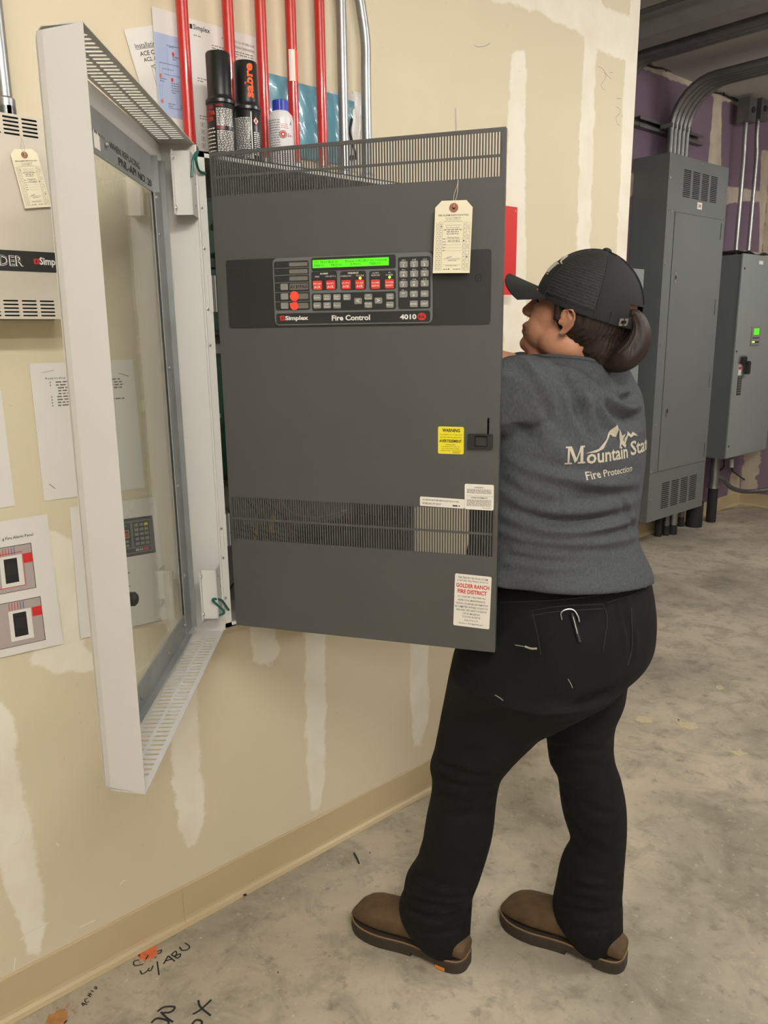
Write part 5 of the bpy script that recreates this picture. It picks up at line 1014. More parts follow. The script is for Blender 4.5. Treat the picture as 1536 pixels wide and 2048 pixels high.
for k, (px, py) in enumerate(((1334, 1435), (1342, 1438), (1350, 1436), (1357, 1440), (1360, 1443), (1435, 1472), (1462, 1490), (842, 1858), (780, 1778), (772, 1800), (610, 1773), (556, 1945), (700, 1770), (833, 1656), (904, 1683), (740, 1706), (785, 1740), (524, 1988))):
    c_ = FL(px, py); s_ = .0035 if px > 1300 else .002; g.prism([(c_[0] + s_ * random.uniform(.6, 1.3) * math.cos(b), c_[1] + s_ * random.uniform(.6, 1.3) * math.sin(b)) for b in np.linspace(0, 6.28, 7)[:-1]], 0, .0015, TAPE if k % 4 != 3 else INKK)
o = g.build('floor_grit'); tag(o, 'tiny crumbs and chips scattered over the concrete floor', 'debris'); o['kind'] = 'stuff'
p0, p1 = FL(708, 1708), FL(718, 1728); g = G(); g.tube(bez([p0 + [0, 0, .003], (p0 + p1) / 2 + [.003, 0, .003], p1 + [0, 0, .002]], 8), .0022, WIREB, 7); tag(g.build('wire_scrap', smooth=True), 'short black wire scrap on the floor between the wall and the left boot', 'scrap')
p0, p1 = FL(487, 1793), FL(493, 1791); g = G(); g.tube([p0 + [0, 0, .003], p1 + [0, 0, .003]], .003, WIREB, 7); tag(g.build('wire_scrap', smooth=True), 'tiny dark crumb on the floor close to the baseboard', 'scrap')
# ------------------------------------------------------------------ person
SKIN = mat('skin', (198, 142, 112), .5, var=.05, vscale=14, bump=.12, bscale=260); LIP = mat('lip_skin', (168, 96, 84), .45, var=.04)
HAIR = mat('dark_brown_hair', (46, 32, 25), .58, var=.35, vscale=60, bump=.9, bscale=120, stretch=(1, 1, .12), two=(28, 18, 14))
CAPM = mat('black_cap_twill', (31, 32, 34), .8, var=.12, vscale=16, bump=.3, bscale=500)
MESH = mat('cap_mesh_fabric', (24, 24, 26), .7, var=.2, vscale=300, bump=1.0, bscale=420, two=(48, 48, 48))
SHIRT = mat('heather_grey_cotton', (91, 94, 98), .92, var=.1, vscale=260, bump=.5, bscale=420, two=(56, 59, 63), spec=.15, stretch=(1, 1, .5))
TROU = mat('black_work_trousers', (21, 20, 21), .85, var=.15, vscale=30, bump=.35, bscale=600, spec=.25)
PRINT = mat('cream_shirt_print', (196, 188, 168), .85, var=.1, vscale=120)
LEATH = mat('brown_boot_leather', (98, 75, 47), .68, var=.3, vscale=30, bump=.9, bscale=70, two=(52, 39, 26))
SOLE = mat('dark_rubber_sole', (62, 52, 42), .7, var=.2, vscale=40); THREAD = mat('welt_stitching', (140, 110, 74), .7)
def remesh(g, vox, smooth=4, fac=.6):
    me = bpy.data.meshes.new('u'); me.from_pydata(np.vstack(g.v).tolist(), [], g.f)
    bm = bmesh.new(); bm.from_mesh(me); bmesh.ops.recalc_face_normals(bm, faces=bm.faces); bm.to_mesh(me); bm.free()
    o = bpy.data.objects.new('u', me); C.objects.link(o)
    m = o.modifiers.new('r', 'REMESH'); m.mode = 'VOXEL'; m.voxel_size = vox
    if smooth: k = o.modifiers.new('s', 'SMOOTH'); k.iterations = smooth; k.factor = fac
    dg = bpy.context.evaluated_depsgraph_get(); r = bpy.data.meshes.new_from_object(o.evaluated_get(dg))
    v = np.empty(len(r.vertices) * 3); r.vertices.foreach_get('co', v); v = v.reshape(-1, 3); f = [tuple(p.vertices) for p in r.polygons]
    bpy.data.objects.remove(o); bpy.data.meshes.remove(me); bpy.data.meshes.remove(r); return v, f
def vnorm(v, f):
    q = np.array([a if len(a) == 4 else (*a, a[-1]) for a in f]); n = np.cross(v[q[:, 2]] - v[q[:, 0]], v[q[:, 3]] - v[q[:, 1]]); N = np.zeros_like(v)
    for k in range(4): np.add.at(N, q[:, k], n)
    return N / np.maximum(np.linalg.norm(N, axis=1, keepdims=True), 1e-12)
def loft(g, rings, m, n=36, fr=None):
    """rings: (center, lateral vector, front vector, exponent)"""
    V = []
    for c_, a, b, e in rings:
        for j in range(n):
            t = 2 * math.pi * j / n; x, y = math.cos(t), math.sin(t); x = math.copysign(abs(x) ** (2 / e), x); y = math.copysign(abs(y) ** (2 / e), y); V.append(np.array(c_) + np.array(a) * x + np.array(b) * y)
    k = len(rings); f = [(i * n + j, i * n + (j + 1) % n, (i + 1) * n + (j + 1) % n, (i + 1) * n + j) for i in range(k - 1) for j in range(n)] + [tuple(range(n))[::-1], tuple(range((k - 1) * n, k * n))]
    g.add(np.array(V), f, m, fr or ID)
LAT = np.array([0, 1.0, 0]); FRT = np.array([1.0, 0, 0])
def ring(y, xl, xr, dd, k=.68, e=2.3, yaw=0.0):
    L_, R_ = PV(xl, y, dd), PV(xr, y, dd); c_ = (L_ + R_) / 2; Wd = np.linalg.norm(R_ - L_) / 2
    lat = LAT * math.cos(yaw) - FRT * math.sin(yaw); frt = FRT * math.cos(yaw) + LAT * math.sin(yaw)
    a = Wd / math.sqrt((lat @ ER) ** 2 + (k * (frt @ ER)) ** 2); c_ = np.array([c_[0], c_[1], c_[2]]); return (c_, lat * a, frt * a * k, e)
def interp_rings(R_, m=3):
    out = []
    C_ = bez([np.concatenate([r[0], r[1], r[2]]) for r in R_], m * (len(R_) - 1)); 
    return [(q[:3], q[3:6], q[6:9], R_[0][3]) for q in C_]
def cam_hit(bvh, px, py):
    d = ray(px, py); h_ = bvh.ray_cast(Vector(CAM), Vector(d)); return (np.array(h_[0]), np.array(h_[1])) if h_[0] is not None else (None, None)
def folds(v, f, items):
    b = BVHTree.FromPolygons([Vector(p) for p in v], f); N = vnorm(v, f); D = np.zeros(len(v))
    for pts, w_, amp in items:
        P = [cam_hit(b, *p)[0] for p in pts]; P = [p for p in P if p is not None]
        if len(P) < 2: continue
        P = bez(P, 10); lo = P.min(0) - 5 * w_; hi = P.max(0) + 5 * w_; idx = np.where(((v > lo) & (v < hi)).all(1))[0]
        if not len(idx): continue
        q = v[idx]; dm = np.full(len(q), 9.0); tt = np.zeros(len(q)); k = len(P) - 1
        for i in range(k):
            a = P[i]; ab = P[i + 1] - a; t = np.clip((q - a) @ ab / max(ab @ ab, 1e-12), 0, 1); d = np.linalg.norm(q - a - t[:, None] * ab, axis=1); s_ = d < dm; dm[s_] = d[s_]; tt[s_] = (i + t[s_]) / k
        fade = np.sin(np.clip(tt, .03, .97) * math.pi) ** .5
        D[idx] += amp * fade * (np.exp(-(dm / w_) ** 2) - .55 * np.exp(-((dm - 2.1 * w_) / w_) ** 2))
    return v + N * D[:, None]
def mk(name, v, f, m, parent, label=None, smooth=True):
    g = G(); g.add(v, f, m); o = g.build(name, parent, smooth)
    if label: o['label'] = label
    return o
def press(v, gap=.010):
    """cloth that reaches the back of the charcoal panel lies against it"""
    q = (v - FP.o) @ FP.M.T; t_ = np.clip((PW + .12 - q[:, 0]) / .12, 0, 1) * np.clip((q[:, 1] - PZ0 + .10) / .09, 0, 1); m_ = q[:, 2] > -.016 - gap; d = np.where(m_, q[:, 2] + .016 + gap, 0.0) * t_ * t_ * (3 - 2 * t_)
    return v - FP.z * d[:, None]
pr = thing('person', 'person in black cap, grey t-shirt and black trousers reaching into the cabinet', 'person', (.62, 1.30, 0))
# --- trousers
PD = 1.66
g = G()
pel = [(1108, 972, 1282, PD + .02), (1128, 966, 1291, PD + .02), (1160, 958, 1299, PD + .015), (1190, 950, 1305, PD + .01), (1227, 941, 1309, PD), (1260, 932, 1308, PD), (1292, 924, 1303, PD - .005), (1322, 915, 1283, PD - .01)]
LL = [(1345, 908, 1252, 1.60), (1361, 903, 1226, 1.595), (1380, 898, 1196, 1.59), (1400, 893, 1161, 1.585), (1421, 888, 1126, 1.58), (1443, 883, 1090, 1.57), (1468, 879, 1067, 1.565), (1485, 876, 1052, 1.56), (1507, 872, 1033, 1.56), (1532, 864, 1013, 1.56), (1554, 868, 999, 1.56), (1593, 866, 990, 1.56), (1636, 857, 986, 1.555), (1679, 850, 979, 1.55), (1722, 838, 966, 1.55), (1756, 817, 954, 1.55), (1786, 812, 942, 1.55), (1808, 803, 940, 1.55), (1838, 808, 938, 1.545), (1866, 824, 937, 1.54), (1890, 848, 936, 1.54), (1904, 880, 934, 1.54)]
RL = [(1200, 1080, 1296, 1.68), (1260, 1070, 1300, 1.675), (1310, 1066, 1285, 1.67), (1350, 1072, 1257, 1.665), (1399, 1078, 1249, 1.655), (1440, 1088, 1232, 1.65), (1459, 1092, 1227, 1.65), (1494, 1097, 1226, 1.65), (1528, 1100, 1231, 1.65), (1550, 1116, 1240, 1.65), (1593, 1121, 1249, 1.65), (1636, 1129, 1253, 1.65), (1683, 1143, 1251, 1.645), (1709, 1130, 1249, 1.64), (1739, 1120, 1247, 1.64), (1777, 1114, 1243, 1.64), (1808, 1107, 1244, 1.635), (1833, 1110, 1244, 1.63), (1863, 1127, 1245, 1.63), (1889, 1146, 1245, 1.63), (1904, 1175, 1242, 1.63)]
loft(g, interp_rings([ring(*r, .92, 2.25) for r in pel] + [ring(*r, (1.06, 1.14, 1.22, 1.30, 1.36, 1.34, 1.24, 1.14, 1.06)[i_] if i_ < 9 else 1.0, 2.2) for i_, r in enumerate(LL)]), TROU)
loft(g, interp_rings([ring(*r, 1.0, 2.2) for r in RL], 3), TROU)
v, f = remesh(g, .0055, 16, .7)
v = folds(v, f, [(((874, 1505), (925, 1530), (985, 1540)), .009, .006), (((866, 1548), (915, 1572), (985, 1566)), .010, -.006), (((872, 1480), (920, 1500), (1000, 1505)), .009, -.004), (((1010, 1215), (1100, 1206), (1220, 1200)), .008, .003),
    (((1240, 1180), (1255, 1250), (1262, 1320)), .008, -.004), (((880, 1440), (960, 1425), (1050, 1400)), .014, .004), (((1090, 1440), (1160, 1420), (1240, 1370)), .012, -.006), (((1098, 1490), (1160, 1500), (1225, 1485)), .010, -.005), (((1102, 1525), (1170, 1535), (1232, 1522)), .008, .006), (((1120, 1560), (1180, 1568), (1240, 1552)), .008, -.004),
    (((822, 1752), (880, 1782), (944, 1776)), .008, .005), (((812, 1788), (870, 1812), (938, 1800)), .008, -.005), (((812, 1835), (870, 1848), (930, 1822)), .008, .005), (((835, 1865), (880, 1868), (928, 1850)), .006, -.004), (((840, 1700), (900, 1690), (970, 1712)), .010, .003), (((860, 1620), (920, 1632), (985, 1610)), .012, -.003),
    (((1140, 1675), (1190, 1700), (1250, 1690)), .009, -.004), (((1122, 1735), (1180, 1765), (1246, 1755)), .008, .005), (((1112, 1775), (1170, 1800), (1243, 1790)), .008, -.004), (((1110, 1820), (1170, 1838), (1242, 1812)), .008, .005), (((1128, 1855), (1180, 1862), (1240, 1845)), .006, -.004), (((1150, 1600), (1200, 1625), (1250, 1615)), .010, -.003), (((1125, 1590), (1160, 1650), (1200, 1680)), .010, .003)])
v = press(v)
tro = mk('trousers', v, f, TROU, pr, 'black work trousers')
tb = BVHTree.FromPolygons([Vector(p) for p in v], f)
def surf_line(b, pts, r, m, off=.0005, n=20):
    P = [p for p in (cam_hit(b, *q) for q in bez(np.c_[np.array(pts, float), np.zeros(len(pts))], n)[:, :2]) if p[0] is not None]
    g = G(); g.tube([a + nn * off for a, nn in P], r, m, 6); return g
SEAM = mat('black_seam', (34, 33, 35), .7)
for pts in (((1062, 1222), (1105, 1214), (1160, 1210), (1205, 1208)), ((1062, 1232), (1110, 1224), (1206, 1217)), ((1206, 1208), (1214, 1240), (1206, 1300)), ((1065, 1224), (1075, 1270), (1082, 1310)), ((1262, 1215), (1264, 1290), (1255, 1330)), ((1215, 1205), (1262, 1190), (1300, 1172)), ((1000, 1205), (1120, 1200), (1215, 1186), (1300, 1158))): surf_line(tb, pts, .0011, SEAM).build('seam', tro, True)
for q in ((1243, 1160, 1248, 1185),):
    P = [cam_hit(tb, x, y) for x, y in ((1232, 1164), (1234, 1182), (1250, 1180), (1252, 1164))]; g = G(); A_ = [p[0] + p[1] * .004 for p in P]; B_ = [p[0] for p in P]; g.add(A_ + B_, [(0, 1, 2, 3), (7, 6, 5, 4), (0, 4, 5, 1), (1, 5, 6, 2), (2, 6, 7, 3), (3, 7, 4, 0)], SEAM); g.build('belt_loop', tro)
# --- boots
def boot(px_heel, px_toe, name_label):
    hl = FL(*px_heel); toe = FL(*px_toe); d = toe - hl; d[2] = 0; Lb = .305; d = _n(d); c_ = (hl + toe) / 2; c_[2] = 0; o0 = c_ - d * Lb / 2
    f = Fr(o0, d, np.cross([0, 0, 1.0], d)); root = None
    stn = [(0.000, .028, .062), (.012, .034, .070), (.04, .038, .085), (.08, .040, .115), (.115, .041, .124), (.15, .043, .108), (.185, .048, .094), (.215, .051, .086), (.245, .050, .080), (.27, .045, .070), (.290, .034, .055), (.303, .018, .036)]
    g = G(f); V = []; n = 24
    for x, w_, h_ in stn:
        for j in range(n):
            t = 2 * math.pi * j / n; cy, sz = math.cos(t), math.sin(t); y = w_ * math.copysign(abs(cy) ** .8, cy); z = .028 + (h_ - .028) * (.5 + .5 * math.copysign(abs(sz) ** .75, sz)); taper = 1 - .28 * max(0.0, (z - .03) / .115) ** 1.5; V.append((x, y * taper, z))
    k = len(stn); fc_ = [(i * n + j, i * n + (j + 1) % n, (i + 1) * n + (j + 1) % n, (i + 1) * n + j) for i in range(k - 1) for j in range(n)] + [tuple(range(n))[::-1], tuple(range((k - 1) * n, k * n))]
    g.add(V, fc_, LEATH); vv, ff = remesh(g, .004, 6); bo = mk('boot', vv, ff, LEATH, pr, name_label)
    out = [(0.0, .012), (.004, .024), (.014, .035), (.04, .043), (.09, .042), (.13, .041), (.17, .047), (.21, .055), (.25, .055), (.28, .046), (.300, .028), (.309, .010)]
    OL = [(x - .003, w_) for x, w_ in out] + [(x - .003, -w_) for x, w_ in out[::-1]]
    OL = [tuple(p[:2]) for p in bez([(x, y, 0) for x, y in OL], 66)]
    g = G(f); g.prism([(x, y) for x, y in OL], .011, .030, SOLE, bevel=.003)
    ft = [(x, y) for x, y in OL if x > .125]; hb = [(x, y) for x, y in OL if x < .085]; g.prism(ft, .0005, .012, SOLE); g.prism(hb, .0005, .012, SOLE); g.build('sole', bo)
    g = G(f); W_ = [(x * .985 + .003, y * .97, .0312) for x, y in OL]; g.tube(W_ + [W_[0]], .0018, THREAD, 6, caps=False); g.build('welt', bo, True)
    return f, bo
fL, bL = boot((932, 1930), (713, 1838), 'brown leather boot with orange sole tab'); fR, bR = boot((1242, 1930), (1010, 1832), 'brown leather boot, scuffed toe')
g = G(fL); g.box((.038, .0435 if fL.w((.05, .043, 0))[1] < fL.w((.05, -.043, 0))[1] else -.0445, .003), (.062, .0445 if fL.w((.05, .043, 0))[1] < fL.w((.05, -.043, 0))[1] else -.0435, .011), mat('orange_tab', (230, 140, 50), .6)); g.build('orange_tab', bL)
# --- t-shirt
TD = 1.68
tor = [(708, 1088, 1200, TD), (718, 1050, 1232, TD), (735, 1022, 1250, TD), (758, 1006, 1264, TD), (795, 990, 1281, TD), (845, 978, 1287, TD - .005), (900, 968, 1288, TD - .01), (950, 962, 1284, TD - .015), (1000, 956, 1277, TD - .015), (1040, 954, 1272, TD - .018), (1068, 952, 1270, TD - .02), (1092, 948, 1276, TD - .022), (1115, 944, 1288, TD - .025), (1138, 940, 1299, TD - .028), (1156, 940, 1303, TD - .025)]
g = G(); RG = [ring(*r, (.70, .70, .70, .70, .70, .71, .73, .75, .78, .81, .84, .86, .88, .89, .90)[i_], 2.35) for i_, r in enumerate(tor)]
for k_, sl_ in ((-1, .15), (-2, .10), (-3, .05)):        # the hem rises towards the small of the back
    c_, a_, b_, e_ = RG[k_]; RG[k_] = (c_, a_ + np.array([0, 0, -(a_ @ EF) * sl_]), b_ + np.array([0, 0, -(b_ @ EF) * sl_]), e_)
loft(g, interp_rings(RG, 3), SHIRT)
TC = RG[4][0]; SL = TC + np.array([0.0, -.168, .016]); SR = PV(1098, 772, 1.84)
EL = np.array([.455, 1.185, 1.215]); HL_ = np.array([.235, 1.105, 1.315]); ER_ = PV(972, 728, 1.79); HR_ = np.array([.17, 1.235, 1.47])
def limb(g, pts, rad, m, n=18):
    P = bez(pts, 6 * (len(pts) - 1)); rr_ = bez([(a, 0, 0) for a in rad], 6 * (len(rad) - 1))[:, 0]; g.tube(P, rr_, m, n)
    for p, r in ((P[0], rr_[0]), (P[-1], rr_[-1])): g.ell(p, (r, r, r), m, 14, ID)
limb(g, [TC + np.array([.0, -.09, -.008]), SL + np.array([0, 0, -.004]), SL * .45 + EL * .55], [.090, .080, .066], SHIRT)
limb(g, [TC + np.array([-.01, .09, .02]), SR, SR * .55 + ER_ * .45], [.080, .066, .056], SHIRT)
g.ell(TC + np.array([.03, -.05, .0]), (.10, .13, .07), SHIRT, 18, ID); 
v, f = remesh(g, .0040, 9)
SF = [(((1040, 716), (1062, 735), (1081, 761), (1096, 790), (1112, 828)), .007, .0055), (((1020, 730), (1040, 770), (1055, 820)), .009, -.004), (((1098, 724), (1135, 746), (1164, 781), (1182, 816), (1187, 850)), .008, .006), (((1136, 732), (1176, 761), (1195, 795), (1219, 838), (1245, 852)), .008, .007),
      (((1196, 775), (1222, 801), (1252, 815), (1280, 808)), .007, .007), (((1232, 790), (1258, 780), (1274, 766)), .006, .005), (((1215, 830), (1250, 846), (1282, 838)), .008, -.005), (((1150, 780), (1160, 820), (1176, 860)), .008, -.004), (((1008, 905), (1040, 932), (1090, 950), (1150, 960), (1210, 970), (1276, 966)), .008, .008), (((1005, 930), (1038, 962), (1095, 986), (1150, 992)), .008, .006),
      (((1130, 986), (1200, 992), (1272, 984)), .009, -.006), (((1006, 985), (1060, 1012), (1130, 1024), (1200, 1022)), .009, .005), (((1003, 1032), (1080, 1058), (1150, 1062), (1230, 1050), (1272, 1034)), .007, .007), (((1003, 1062), (1080, 1084), (1160, 1088), (1240, 1080), (1276, 1068)), .007, .006), (((1030, 1100), (1110, 1112), (1200, 1112), (1290, 1098)), .006, .005),
      (((1003, 1125), (1080, 1136), (1180, 1134), (1296, 1116)), .006, .006), (((1020, 1010), (1100, 1042), (1180, 1044), (1262, 1020)), .008, -.006), (((1240, 1000), (1256, 1030), (1268, 1062)), .006, -.005), (((1012, 845), (1060, 870), (1110, 880)), .012, -.003), (((1070, 820), (1090, 870), (1130, 910)), .012, .003)]
v = folds(v, f, [(a_, b_ * 1.35, c_ * (1.7 if a_[0][1] < 860 else 1.0)) for a_, b_, c_ in SF])
# fine cloth ripple
N_ = vnorm(v, f); v = v + N_ * (.00025 * (np.sin(v[:, 2] * 130 + 3 * np.sin(v[:, 1] * 24)) * np.sin(v[:, 1] * 41 + v[:, 0] * 33)))[:, None]
v = press(v, .006)
shirt = mk('t_shirt', v, f, SHIRT, pr, 'heather grey t-shirt with mountain print on the back'); sbv = BVHTree.FromPolygons([Vector(p) for p in v], f)
# collar rib
ctr = RG[0][0] + np.array([0, 0, -.004]); g = G(); LC = []
for t in np.linspace(0, 2 * math.pi, 49):
    d = (RG[0][1] * math.cos(t) + RG[0][2] * math.sin(t)); d = d / np.linalg.norm(d); hit = sbv.ray_cast(Vector(ctr + d * .085 + np.array([0, 0, .12])), Vector((0, 0, -1)))
    LC.append((np.array(hit[0]) + np.array([0, 0, .001])) if hit[0] is not None else ctr + d * .085)
g.tube(bez(LC, 96), .0045, SHIRT, 8, caps=False); g.build('collar', shirt, True)
# back print: letters wrapped round the torso
axis = RG[6][0]; 
def wrap_print(verts2, faces, m, name, s0, z0, tilt=0.0, lift=.0010):
    """verts2 in metres (arc length to the right, height); wrapped round the shirt from direction phi0"""
    out = []; 
    for s_, h_ in verts2:
        z = z0 + h_ + tilt * s_; phi = s_ / RW; a = PH0 + phi; d = np.array([math.cos(a), math.sin(a), 0]); o_ = axis.copy(); o_[2] = z
        hit = sbv.ray_cast(Vector(o_ + d * .5), Vector(-d))
        out.append((np.array(hit[0]) + np.array(hit[1]) * lift) if hit[0] is not None else o_ + d * .16)
    g = G(); g.add(np.array(out), faces, m); o = g.build(name, shirt); return o
h0, _n0 = cam_hit(sbv, 1129, 928); dv = h0 - axis; PH0 = math.atan2(dv[1], dv[0]); RW = math.hypot(dv[0], dv[1]) * .97
hc, _x = cam_hit(sbv, 1255, 930); ang1 = math.atan2((hc - axis)[1], (hc - axis)[0]) - PH0; s255 = ang1 * RW
lt = cam_hit(sbv, 1140, 893)[0]; lb = cam_hit(sbv, 1140, 928)[0]; capH = lt[2] - lb[2]
def fine(v2, f2, n=2):
    V = [tuple(p) for p in v2]; T = []; st = []
    for q in f2:
        for k in range(1, len(q) - 1): st.append((q[0], q[k], q[k + 1]))
    while st:
        a, b, c_ = st.pop(); E3 = [(math.dist(V[a], V[b]), a, b, c_), (math.dist(V[b], V[c_]), b, c_, a), (math.dist(V[c_], V[a]), c_, a, b)]; m_ = max(E3)
        if m_[0] > .006: V.append(((V[m_[1]][0] + V[m_[2]][0]) / 2, (V[m_[1]][1] + V[m_[2]][1]) / 2)); k = len(V) - 1; st += [(m_[1], k, m_[3]), (k, m_[2], m_[3])]
        else: T.append((a, b, c_))
    return V, T
def word(st, w_, h_, bold):
    v_, f_ = text_mesh(st, bold, 2); mx = v_[:, 0].max(); hi = .72; return [(a / mx * w_, b / hi * h_) for a, b, _ in v_], f_
def put(st, s_start, w_, h_, z_, bold, name):
    v2, f2 = word(st, w_, h_, bold); v2, f2 = fine(v2, f2, 1); wrap_print([(a + s_start, b) for a, b in v2], f2, PRINT, name, 0, z_)
zb0 = lb[2]
M_w = .040
MW = .040; mg = []
for q in (((.0, 0), (.34, 0), (.34, .09), (.0, .09)), ((.02, .91), (.28, .91), (.28, 1), (.02, 1)), ((.62, 0), (1.0, 0), (1.0, .09), (.62, .09)), ((.74, .91), (.98, .91), (.98, 1), (.74, 1)), ((.12, .05), (.21, .05), (.21, .95), (.12, .95)), ((.75, .05), (.90, .05), (.90, .95), (.75, .95)), ((.14, 1.0), (.30, 1.0), (.58, .18), (.46, .06)), ((.46, .06), (.56, .16), (.86, 1.0), (.76, 1.0))): mg.append([(x * MW, y * capH) for x, y in q])
v2 = [p for q in mg for p in q]; f2 = [tuple(range(4 * k, 4 * k + 4)) for k in range(len(mg))]; v2, f2 = fine(v2, f2); wrap_print(v2, f2, PRINT, 'shirt_lettering', 0, zb0)
put('ountain', .043, s255 - .043, capH * .80, zb0 - .001, .02, 'shirt_lettering'); put('State', s255 + .014, .135, capH * .85, zb0 + .002, .02, 'shirt_lettering')
z2 = cam_hit(sbv, 1200, 956)[0][2]; put('Fire Protection', .040, s255 - .020, capH * .42, z2, .015, 'shirt_lettering')
# mountain outline: big peak, middle peak and small peak
zpk = cam_hit(sbv, 1236, 848)[0][2]; zrf = cam_hit(sbv, 1180, 906)[0][2]
sp = (math.atan2(*(cam_hit(sbv, 1234, 850)[0] - axis)[[1, 0]]) - PH0) * RW; sl = (math.atan2(*(cam_hit(sbv, 1170, 908)[0] - axis)[[1, 0]]) - PH0) * RW
Hm = zpk - zrf; Wm = sp - sl; zr_ = zrf
def poly_print(pts): 
    P2 = [(sl + Wm * a, Hm * b) for a, b in pts]; bm = bmesh.new(); vs = [bm.verts.new((a, b, 0)) for a, b in P2]; bm.faces.new(vs); bmesh.ops.triangulate(bm, faces=bm.faces); bm.verts.index_update(); f2 = [tuple(x.index for x in q.verts) for q in bm.faces]; bm.free()
    v2, f2 = fine(P2, f2, 3); wrap_print(v2, f2, PRINT, 'mountain_emblem', 0, zr_)
poly_print([(0, 0), (.35, .12), (.62, .45), (.80, .80), (1.0, 1.0), (1.06, .80), (1.02, .50), (.90, .52), (.80, .62), (.66, .42), (.5, .10), (.28, 0)])
poly_print([(1.08, .86), (1.22, .52), (1.34, .60), (1.30, .35), (1.42, .10), (1.36, 0), (1.22, .18), (1.10, .0), (1.16, .30), (1.12, .55)])
poly_print([(1.34, .38), (1.50, .66), (1.62, .50), (1.72, .60), (1.95, .40), (1.74, .46), (1.62, .38), (1.50, .50), (1.38, .10)])
# --- head frame
Fh0 = -ER * math.cos(math.radians(20)) + EF * math.sin(math.radians(20)); tau = math.radians(17); Zu = np.array([0, 0, 1.0])
Fh = Fh0 * math.cos(tau) + Zu * math.sin(tau); Lh = _n(np.cross(Zu, Fh0)); Uh = np.cross(Fh, Lh); HS = 1.06
Epos = PV(1131, 645, 1.59); Mh = Epos - Lh * .075 * HS
class HF(Fr):
    def w(s, P): return s.o + (np.asarray(P, float) * HS) @ s.M
HD = HF(Mh, Fh, Lh, Uh)
BM = SKIN
g = G(HD)
def el(c_, r_, n=20): g.ell(c_, r_, BM, n)
el((-.004, 0, .042), (.090, .071, .082), 28); el((.036, 0, -.008), (.062, .060, .072)); el((.062, 0, -.066), (.036, .038, .025)); el((.050, .028, -.030), (.042, .029, .040)); el((.050, -.028, -.030), (.042, .029, .040))
el((.010, .044, -.042), (.046, .024, .032)); el((.010, -.044, -.042), (.046, .024, .032)); el((.089, 0, -.068), (.018, .020, .016)); el((.042, 0, -.080), (.048, .040, .016))
for k in range(6): t = k / 5; el((.091 + .020 * t ** 1.2, 0, .026 - .034 * t), (.011 + .001 * t, .0085 + .0045 * t, .011), 12)
el((.102, .011, -.012), (.009, .007, .007), 10); el((.102, -.011, -.012), (.009, .007, .007), 10); el((.082, 0, .036), (.014, .048, .012)); el((.097, 0, -.034), (.012, .022, .010), 14)
for s_ in (1, -1): el((.074, s_ * .031, .024), (.0145, .0155, .0095), 12); el((.073, s_ * .031, .005), (.0135, .015, .0070), 12)
el((.1025, 0, -.036), (.009, .020, .0055), 14); el((.1005, 0, -.047), (.009, .018, .0060), 14); el((.089, 0, -.053), (.014, .022, .010), 12)
neckb = TC + np.array([-.005, .005, .05])
for s_ in (1, -1):        # ears
    P = [(.006, s_ * .073, .002), (.010, s_ * .077, .008), (.009, s_ * .080, .017), (.001, s_ * .083, .024), (-.011, s_ * .086, .024), (-.018, s_ * .086, .014), (-.017, s_ * .084, .001), (-.010, s_ * .080, -.012), (-.002, s_ * .077, -.021), (.005, s_ * .074, -.020)]
    g.tube(bez(P, 36), .0032, BM, 8); el((-.005, s_ * .0745, .003), (.013, .0050, .019), 14); el((.001, s_ * .0745, -.019), (.0062, .0042, .0062), 10)
    g.tube(bez([(-.002, s_ * .079, .015), (-.010, s_ * .0815, .008), (-.010, s_ * .080, -.003), (-.003, s_ * .077, -.009)], 14), .0024, BM, 7)
    el((.011, s_ * .074, -.002), (.004, .005, .006), 8)
nk = HD.w((-.028, 0, -.010)); g.fr = ID
limb(g, [nk, (nk + neckb) / 2 + np.array([0, 0, .0]), neckb], [.060, .060, .074], BM, 24)
